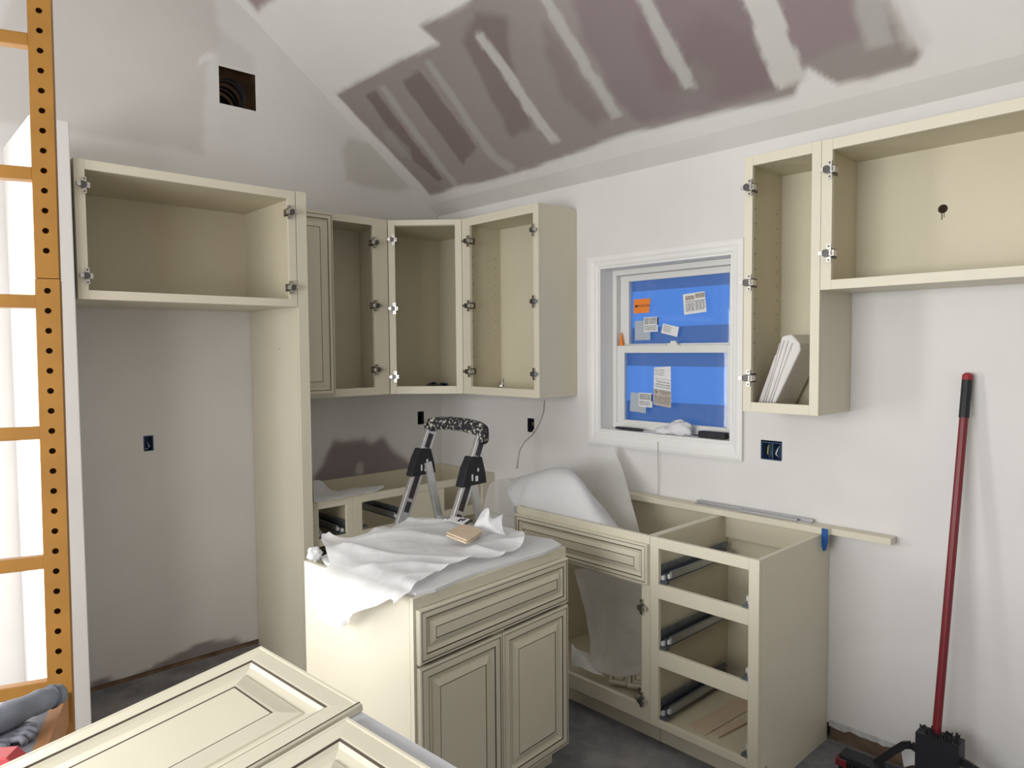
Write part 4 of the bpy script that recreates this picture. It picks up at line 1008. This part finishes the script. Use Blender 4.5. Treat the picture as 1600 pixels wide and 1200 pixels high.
# hook-on tool tray
TA = Vector((0.943, -0.333, 0)); TB = Vector((-0.333, -0.943, 0)); PZt = 0.745
to_ = Vector((SB.x, SB.y, 0))+TA*0.030+TB*(-0.02)
def tray(a0, a1, b0, b1, z0, z1):
    return MB().prism([(a0, b0), (a1, b0), (a1, b1), (a0, b1)], Vector((to_.x, to_.y, z0)), TA, TB, (0, 0, 1), z1-z0)
TLn = 0.40
sp('tray_deck', tray(0, TLn, 0.03, 0.70, PZt-0.03, PZt), mat('tray_deck', (0.24, 0.25, 0.28), 0.8, vary=0.3, vscale=10), fixn=True)
sp('side_rail', tray(-0.012, TLn, 0.0, 0.03, PZt-0.09, PZt), mat('side_rail_wood', (0.42, 0.21, 0.10), 0.6, vary=0.15, vscale=20), fixn=True)
sp('side_rail', tray(-0.012, TLn, 0.70, 0.73, PZt-0.09, PZt), MATS['side_rail_wood'], fixn=True)
for bb in (0.02, 0.68):
    sp('tray_leg', tray(TLn-0.04, TLn, bb, bb+0.03, 0, PZt-0.03), YELLOW, fixn=True)
# things on the tray: rolled grey canvas, work glove, red box
def trayP(px, py, z): return PZ(px, py, z)
path = [trayP(-60, 1150, PZt+0.05), trayP(0, 1125, PZt+0.05), trayP(45, 1103, PZt+0.048), trayP(80, 1089, PZt+0.045), trayP(95, 1083, PZt+0.042)]
mb = MB(); nseg = 28; nn = 18
def lerp_path(t):
    f = t*(len(path)-1); i = min(int(f), len(path)-2); return path[i].lerp(path[i+1], f-i)
for k in range(nseg+1):
    t = k/nseg; c0 = lerp_path(t); d = (lerp_path(min(1, t+0.02))-lerp_path(max(0, t-0.02))).normalized(); q = d.cross(Vector((0, 0, 1))).normalized(); w = q.cross(d)
    R_ = (0.036-0.012*t)*(1+0.04*math.sin(t*23))
    for j in range(nn):
        a = 2*math.pi*j/nn; rr = R_*(1+0.16*noise.noise(Vector((t*7, math.cos(a)*1.3, math.sin(a)*1.3))))
        mb.v.append(Vector((*(c0+q*(rr*math.cos(a)*1.15)+w*(rr*math.sin(a))).xy, max((c0+q*(rr*math.cos(a))+w*(rr*math.sin(a))).z, PZt+0.001))))
for k in range(nseg):
    for j in range(nn): mb.f.append((k*nn+j, k*nn+(j+1) % nn, (k+1)*nn+(j+1) % nn, (k+1)*nn+j)); mb.mi.append(0)
mb.f.append(tuple(reversed(range(nn)))); mb.f.append(tuple(nseg*nn+j for j in range(nn))); mb.mi += [0, 0]
rollo = single(mb, 'canvas_roll', GREYCLOTH, base_of(mb), 'rolled grey canvas lying across the scaffold tray', 'canvas', smooth=True)
mm = MB(); e0 = path[-1]-rollo.location; dd = (path[-1]-path[-2]).normalized()
mm.cyl(e0-dd*0.03, e0-dd*0.022, 0.031, 18); mm.build('strap', mat('grey_strap', (0.13, 0.14, 0.17), 0.8), rollo)
# glove lying flat: palm and five fingers
gp = trayP(10, 1158, PZt+0.001); gd = (trayP(58, 1148, PZt+0.001)-gp).normalized(); gr = Vector((gd.y, -gd.x, 0))
GL = mat('glove_cloth', (0.27, 0.28, 0.33), 0.95, 0.1, vary=0.3, vscale=40)
gl = single(MB().prism([(-0.085, -0.026), (-0.03, -0.030), (0.012, -0.038), (0.024, 0.0), (0.012, 0.036), (-0.03, 0.030), (-0.085, 0.028)], gp, gd, gr, (0, 0, 1), 0.020), 'work_glove', GL, gp, 'limp grey work glove lying on the scaffold tray beside the canvas roll', 'glove', bevel=0.006, fixn=True)
for k, (off, ln, sp_) in enumerate(((-0.028, 0.046, -0.28), (-0.010, 0.058, -0.06), (0.009, 0.054, 0.10), (0.026, 0.042, 0.30))):
    a = gd*0.012+gr*off+Vector((0, 0, 0.011)); dn = (gd+gr*sp_).normalized(); bend = (gd*0.5+gr*(sp_+0.5)).normalized()
    MB().tube([a, a+dn*ln*0.55+Vector((0, 0, 0.004)), a+dn*ln*0.55+bend*ln*0.45+Vector((0, 0, -0.001))], 0.0088, 8).build('finger', GL, gl, smooth=True)
MB().tube([gr*0.026-gd*0.030+Vector((0, 0, 0.011)), gr*0.046-gd*0.012+Vector((0, 0, 0.012)), gr*0.056+gd*0.012+Vector((0, 0, 0.0105))], 0.0098, 8).build('thumb', GL, gl, smooth=True)
rb = trayP(8, 1198, PZt+0.012)
rm = MB().prism([(-0.10, 0), (0.055, 0), (0.055, 0.03), (0.030, 0.058), (-0.10, 0.058)], rb, Vector((0.58, 0.81, 0)), (0, 0, 1), Vector((0.81, -0.58, 0)), 0.05)
rm.v = [Vector((v.x, v.y, v.z-rb.z+PZt+0.001)) for v in rm.v]
bx = single(rm, 'chalk_box', REDP, (rb.x, rb.y, PZt+0.001), 'red plastic tool box on the edge of the scaffold tray', 'tool', bevel=0.003, fixn=True)
MB().prism([(-0.10, 0.030), (0.0555, 0.030), (0.0555, 0.036), (-0.10, 0.036)], (0, 0, 0), Vector((0.58, 0.81, 0)), (0, 0, 1), Vector((0.81, -0.58, 0)), 0.0505).build('dark_seam', mat('dark_red_seam', (0.2, 0.02, 0.03), 0.6), bx, fixn=True)

# ------------------------------------------------------------------ filler board, metal strip and tape on the base cabinets
bm_ = MB().prism([(1.625, -0.085), (2.722, -0.085), (2.722, -0.064), (2.955, -0.064), (2.955, -0.006), (1.625, -0.006)], (0, 0, 0.9072), (1, 0, 0), (0, 1, 0), (0, 0, 1), 0.027)
single(bm_, 'filler_board', CREAM, (2.29, -0.04, 0.9072), 'long cream filler board lying on the base cabinets against the wall, one end sticking out', 'board', bevel=0.0015)
ms = MB().box(2.060, 2.630, -0.048, -0.024, 0.9348, 0.9375).box(2.060, 2.630, -0.027, -0.0245, 0.9375, 0.950).box(2.30, 2.57, -0.052, -0.030, 0.9376, 0.944)
single(ms, 'metal_strip', mat('grey_metal', (0.42, 0.42, 0.43), 0.4, 0.5, metal=0.7), (2.345, -0.036, 0.9348), 'thin grey metal trim strip lying on the filler board', 'metal trim')
tp = MB().box(2.7232, 2.7242, -0.120, -0.066, 0.862, 0.9065).box(2.7232, 2.745, -0.120, -0.119, 0.868, 0.9065)
tp = MB().prism([(2.6935, 0.934), (2.720, 0.934), (2.722, 0.880), (2.712, 0.842), (2.700, 0.838), (2.6938, 0.862)], (0, -0.0865, 0), (1, 0, 0), (0, 0, 1), (0, -1, 0), 0.0008)
single(tp, 'tape_strip', TAPE, (2.707, -0.0869, 0.838), 'strip of blue masking tape stuck to the edge of the filler board', 'tape', fixn=True)
for k, (x0, x1, sk, lab) in enumerate(((2.345, 2.435, 0.03, 'wide tan cardboard strip in the lowest drawer opening'), (2.450, 2.485, 0.05, 'narrow tan cardboard strip in the lowest drawer opening'))):
    m_ = MB().prism([(x0, -0.53+0.02*k), (x1, -0.55+0.02*k), (x1+sk, -0.10), (x0+sk, -0.10)], (0, 0, 0.1226), (1, 0, 0), (0, 1, 0), (0, 0, 1), 0.004+0.004*k)
    single(m_, 'card_strip', CARD, ((x0+x1)/2, -0.3, 0.1226), lab, 'cardboard')
# loose hinges and tape scraps left in the cabinets
for px, py, z, rz, lab in ((786, 601, UB+T+0.0265, 0.6, 'loose nickel hinge lying on the floor of the wall cabinet beside the window'), (992, 1096, 0.1625, 1.2, 'loose nickel hinge lying in the sink base by the stile')):
    p = PZ(px, py, z); 
    if z < 1: p.y = max(p.y, -0.55)
    o = bpy.data.objects.new('spare_hinge', HINGE[1]); COL.objects.link(o); o.location = p; o.rotation_euler = (math.radians(90), 0, rz); tag(o, lab, 'hinge')
zb = UB+0.002+T
m_ = MB(); rnd = random.Random(41); c1 = PZ(675, 602, zb+0.004)
for k, (px, w_) in enumerate(((655, .050), (676, .058), (692, .040))):
    c0 = PZ(px, 602, zb+0.004)
    for q in range(8):
        a = rnd.uniform(0, 6.28); l_ = w_*rnd.uniform(.6, 1.1); d = Vector((math.cos(a), math.sin(a), 0)); s_ = c0+Vector((rnd.uniform(-.025, .025), rnd.uniform(-.025, .025), 0)); n_ = Vector((-d.y, d.x, 0))*0.013
        zz = [rnd.uniform(0.001, 0.026) for _ in range(3)]
        P0, P1, P2 = [s_+d*l_*f+Vector((0, 0, z_-0.004)) for f, z_ in zip((-.5, 0, .5), zz)]
        m_.quad([P0-n_, P1-n_, P1+n_, P0+n_]); m_.quad([P1-n_, P2-n_, P2+n_, P1+n_])
single(m_, 'tape_wad', TAPE, (c1.x, c1.y, zb+0.001), 'crumpled wad of blue masking tape on the floor of the diagonal corner cabinet', 'tape')

# ------------------------------------------------------------------ package in the narrow cabinet
WRAP = film('shrink_wrap', (0.80, 0.77, 0.75), 0.2, 0.0, 0.3)
pz0 = UB+0.0+T+0.0012
pk = MB().prism([(2.487, pz0+0.018), (2.494, pz0), (2.556, pz0), (2.668, pz0+0.235), (2.665, pz0+0.262), (2.630, pz0+0.300), (2.590, pz0+0.292), (2.570, pz0+0.225), (2.560, pz0+0.215)], (0, -0.245, 0), (1, 0, 0), (0, 0, 1), (0, 1, 0), 0.20)
pko = single(pk, 'wrapped_package', WRAP, (2.53, -0.15, pz0), 'white shrink-wrapped package leaning inside the narrow wall cabinet', 'package', bevel=0.006, fixn=True)
for k in range(4):
    f = 0.2+0.2*k; a = Vector((2.494+0.060*f, -0.2462, pz0+0.004)); b = Vector((2.566+0.085*f, -0.2462, pz0+0.225+0.055*(1-abs(f-0.5))))
    MB().tube([p_-Vector((2.53, -0.15, pz0)) for p_ in (a, a.lerp(b, 0.5)+Vector((0.003*(-1)**k, 0, 0)), b)], 0.0028, 6).build('wrap_crease', WRAP, pko, smooth=True)

# ------------------------------------------------------------------ outlet boxes in the walls
def outlet(name, label, origin, ux, n, w, h, m, gang=1, wires=()):
    """open electrical box sunk in a wall cut-out; ux along the wall, n into the wall"""
    r = thing(name, origin, 0, label, 'outlet box'); ux = Vector(ux); n = Vector(n); up = Vector((0, 0, 1)); g = 0.002; dp = 0.06
    mb = MB(); P = lambda a, b, c: ux*a+up*b+n*c
    a0, a1, b0, b1 = g, w-g, g, h-g; t = 0.003
    for (x0, x1, z0, z1, d0, d1) in ((a0, a1, b0, b1, dp, dp+t), (a0, a0+t, b0, b1, -0.001, dp), (a1-t, a1, b0, b1, -0.001, dp), (a0+t, a1-t, b0, b0+t, -0.001, dp), (a0+t, a1-t, b1-t, b1, -0.001, dp)):
        mb.prism([(x0, z0), (x1, z0), (x1, z1), (x0, z1)], n*d0, ux, up, n, d1-d0)
    mb.build('box_shell', m, r, fixn=True)
    for k in range(gang-1):
        MB().prism([(w/2-0.002, b0+t), (w/2+0.002, b0+t), (w/2+0.002, b1-t), (w/2-0.002, b1-t)], n*0.012, ux, up, n, 0.04).build('divider', m, r, fixn=True)
    for pts, mm_ in wires:
        MB().tube([P(*q) for q in pts], 0.0028, 6).build('wire', mm_, r, smooth=True)
    return r
YW = mat('yellow_wire', (0.45, 0.36, 0.12), 0.5); BKW = mat('black_wire', (0.03, 0.03, 0.03), 0.5)
outlet('outlet_box', 'single dark outlet box in the refrigerator alcove wall', (0, o1[0], o1[2]), (0, 1, 0), (-1, 0, 0), o1[1]-o1[0], o1[3]-o1[2], BLUEBOX, 1, [([(0.01, 0.01, 0.05), (0.02, 0.012, 0.012), (0.035, 0.02, 0.02), (0.03, 0.05, 0.05)], WIRE)])
outlet('outlet_box', 'single black outlet box on the gable wall above the corner base cabinet', (0, o2[0], o2[2]), (0, 1, 0), (-1, 0, 0), o2[1]-o2[0], o2[3]-o2[2], VOID, 1, [([(0.02, 0.07, 0.05), (0.03, 0.05, 0.02), (0.02, 0.03, 0.03)], BKW)])
outlet('outlet_box', 'single black outlet box beneath the wall cabinet beside the window, white cable crossing it', (g1[0], 0, g1[2]), (1, 0, 0), (0, 1, 0), g1[1]-g1[0], g1[3]-g1[2], VOID, 1, [([(0.03, 0.07, 0.05), (0.02, 0.05, 0.02), (0.03, 0.03, 0.03)], YW)])
outlet('outlet_box', 'double blue outlet box with loose wires under the narrow wall cabinet', (g2[0], 0, g2[2]), (1, 0, 0), (0, 1, 0), g2[1]-g2[0], g2[3]-g2[2], BLUEBOX, 2,
       [([(0.02, 0.07, 0.055), (0.03, 0.06, 0.012), (0.028, 0.03, 0.010), (0.03, 0.015, 0.03)], YW), ([(0.04, 0.075, 0.05), (0.04, 0.05, 0.008), (0.035, 0.02, 0.012), (0.04, 0.01, 0.04)], BKW), ([(0.07, 0.07, 0.05), (0.075, 0.05, 0.010), (0.068, 0.03, 0.008), (0.075, 0.012, 0.03)], WIRE), ([(0.06, 0.07, 0.05), (0.062, 0.04, 0.012), (0.066, 0.012, 0.03)], BKW)])
cw = [PY(849, 626, -.012), PY(848, 642, -.012), PY(842, 660, -.012), PY(831, 678, -.014), PY(819, 689, -.012), PY(811, 702, -.010), PY(808, 718, -.010), PY(807, 732, -.010)]
m_ = MB().tube(cw, 0.0050, 8); single(m_, 'loose_cable', WIRE, (cw[0].x, cw[0].y, cw[-1].z), 'white cable hanging from under the wall cabinet beside the window', 'cable', smooth=True)
m_ = MB().tube([PY(1028, 690, -.024), PY(1028, 720, -.020), PY(1029, 750, -.018), PY(1028, 778, -.016)], 0.0014, 6)
single(m_, 'thin_cord', mat('grey_cord', (0.30, 0.29, 0.27), 0.6), PY(1028, 778, -.016), 'thin grey cord hanging from the window sill to the filler board', 'cord', smooth=True)

# ------------------------------------------------------------------ things on the window sill
sz = WZ0+0.0128
def blob(c, rx, ry, rz_, seed, amp=0.3):
    mb = MB(); nu, nv = 18, 22
    for i in range(nu+1):
        for j in range(nv):
            th = math.pi*i/nu; ph = 2*math.pi*j/nv; d = Vector((math.sin(th)*math.cos(ph), math.sin(th)*math.sin(ph), math.cos(th)))
            f = 1+amp*noise.noise(d*2.4+Vector((seed, 0, 0)))+amp*0.6*(1-2*abs(noise.noise(d*3.7+Vector((0, seed, 0)))))
            p = c+Vector((d.x*rx*f, d.y*ry*f, d.z*rz_*f)); p.z = max(p.z, sz+0.001); mb.v.append(p)
    for i in range(nu):
        for j in range(nv):
            a = i*nv+j; b = i*nv+(j+1) % nv; mb.f.append((a, a+nv, b+nv, b)); mb.mi.append(0)
    return mb
m_ = blob(Vector((1.918, 0.035, sz+0.028)), 0.066, 0.034, 0.038, 2.0); m2_ = blob(Vector((1.835, 0.020, sz+0.014)), 0.045, 0.024, 0.018, 5.0)
off = len(m_.v); m_.v += m2_.v; m_.f += [tuple(i+off for i in f) for f in m2_.f]; m_.mi += m2_.mi
single(m_, 'rag', CLOTH, (1.88, 0.03, sz+0.001), 'bunched white rag on the window sill', 'rag', smooth=True)
bk = single(MB().box(2.035, 2.180, 0.020, 0.060, sz+0.0005, sz+0.031), 'power_adapter', BLACK, (2.1, 0.04, sz+0.0005), 'small black rectangular adapter on the window sill beside the rag', 'adapter', bevel=0.003)
MB().tube([(-0.065, 0, 0.012), (-0.085, 0.004, 0.006), (-0.10, 0.0, 0.004)], 0.003, 6).build('cable', BLACK, bk); MB().tube([(0.08, 0, 0.016), (0.095, 0.004, 0.012), (0.115, 0.008, 0.010)], 0.003, 6).build('cable', BLACK, bk)
single(MB().prism([(1.50, 0.04), (1.56, 0.025), (1.67, 0.02), (1.70, 0.035), (1.66, 0.055), (1.54, 0.062)], (0, 0, sz+0.0005), (1, 0, 0), (0, 1, 0), (0, 0, 1), 0.012), 'tool_pouch', mat('black_pouch', (0.03, 0.03, 0.035), 0.7), (1.6, 0.04, sz+0.0005), 'flat black tool pouch at the far end of the window sill', 'pouch', bevel=0.004)
cz_ = 1.7025
cn = single(MB().cyl((1.492, 0.1125, cz_), (1.492, 0.1125, cz_+0.012), 0.0125, 14).cyl((1.492, 0.1125, cz_+0.012), (1.488, 0.1125, cz_+0.072), 0.0115, 14, 0.003), 'caulk_nozzle', ORANGE, (1.492, 0.1125, cz_), 'orange cone nozzle standing on the meeting rail of the window', 'nozzle')
m_ = MB().tube([(1.515, 0.104, cz_+0.003), (1.56, 0.106, cz_+0.005), (1.60, 0.103, cz_+0.002), (1.70, 0.105, cz_+0.0022), (1.79, 0.104, cz_+0.002)], 0.0022, 6)
single(m_, 'caulk_string', CLOTH, (1.6, 0.104, cz_), 'thin white strand of caulk along the meeting rail of the window', 'caulk', smooth=True)

# ------------------------------------------------------------------ red-handled push broom leaning on the wall
pt = Vector((3.193, -0.022, 1.588)); pb = PY(1461, 1170, -0.20); pd = (pt-pb).normalized(); pend = pb - pd*((pb.z-0.095)/pd.z)
bro = thing('push_broom', (pend.x, pend.y, 0), 0, 'push broom with long red pole and black grip leaning on the drywall', 'broom')
bo = Vector((pend.x, pend.y, 0))
def bp_(name, mb, m, **k): mb.v = [v-bo for v in mb.v]; return mb.build(name, m, bro, **k)
L_ = (pt-pend).length
bp_('pole', MB().cyl(pend, pt-pd*0.165, 0.0148, 16), RED, smooth=False)
bp_('grip', MB().cyl(pt-pd*0.165, pt-pd*0.026, 0.0172, 16), BLACK)
bp_('end_cap', MB().cyl(pt-pd*0.026, pt-pd*0.008, 0.0172, 16).cyl(pt-pd*0.008, pt, 0.0172, 16, 0.009), mat('dark_red_cap', (0.30, 0.02, 0.03), 0.4))
bl = MB().box(pb.x-0.055, pb.x+0.085, pb.y-0.035, pb.y+0.035, 0.150, 0.285)
rnd = random.Random(3)
for k in range(46):
    x = pb.x-0.05+0.13*rnd.random(); y = pb.y-0.03+0.06*rnd.random(); h_ = rnd.uniform(0.006, 0.02); bl.cyl((x, y, 0.283), (x+rnd.uniform(-.006, .006), y, 0.285+h_), 0.006, 5, 0.002)
bp_('socket_block', bl, BLACK)
arm = [PY(1366, 1194, -.20), PY(1395, 1174, -.20), PY(1412, 1164, -.20), PY(1424, 1164, -.20), PY(1448, 1181, -.20)]
mb = MB()
for a, b in zip(arm[:-1], arm[1:]): mb.bar(a, b, 0.026, 0.012, (0, 1, 0))
bp_('brace', mb, BLACK)
arm = [PY(1495, 1185, -.20), PY(1520, 1200, -.20), PY(1560, 1228, -.20)]; mb = MB()
for a, b in zip(arm[:-1], arm[1:]): mb.bar(a, b, 0.026, 0.012, (0, 1, 0))
bp_('brace', mb, BLACK)
hx0, hx1 = PY(1318, 1195, -.2).x, PY(1590, 1230, -.2).x
zz = 0.070
bp_('head_block', MB().box(hx0, hx1, pb.y-0.05, pb.y+0.02, zz, zz+0.028), BLACK, bevel=0.004)
bp_('head_end', MB().box(hx0-0.012, hx0+0.03, pb.y-0.052, pb.y+0.022, zz-0.02, zz+0.012), RED, bevel=0.004)
br_ = MB()
for k in range(420):
    x = hx0+(hx1-hx0)*rnd.random(); y = pb.y-0.045+0.06*rnd.random(); br_.cyl((x, y, zz), (x+rnd.uniform(-.01, .01), y+rnd.uniform(-.01, .01), 0.001), 0.0035, 4, 0.002, cap=False)
o = bp_('bristles', br_, BLACK); o['kind'] = 'stuff'
# scrap of white paper in front of the wall
pc = [(1407, 1177), (1415, 1172), (1428, 1175), (1440, 1188), (1452, 1192), (1450, 1199), (1425, 1196), (1412, 1199)]
m_ = MB().prism([(PY(a, b, -.12).x, PY(a, b, -.12).z) for a, b in pc], (0, -0.12, 0), (1, 0, 0), (0, 0, 1), (0, 1, 0), 0.003)
lz = min(v.z for v in m_.v); m_.v = [Vector((v.x, v.y+(v.z-lz)*0.2, v.z if lz > 0 else v.z-lz+0.0008)) for v in m_.v]
single(m_, 'paper_scrap', PAPER, base_of(m_), 'torn white paper scrap leaning at the foot of the wall behind the broom', 'paper', fixn=True)
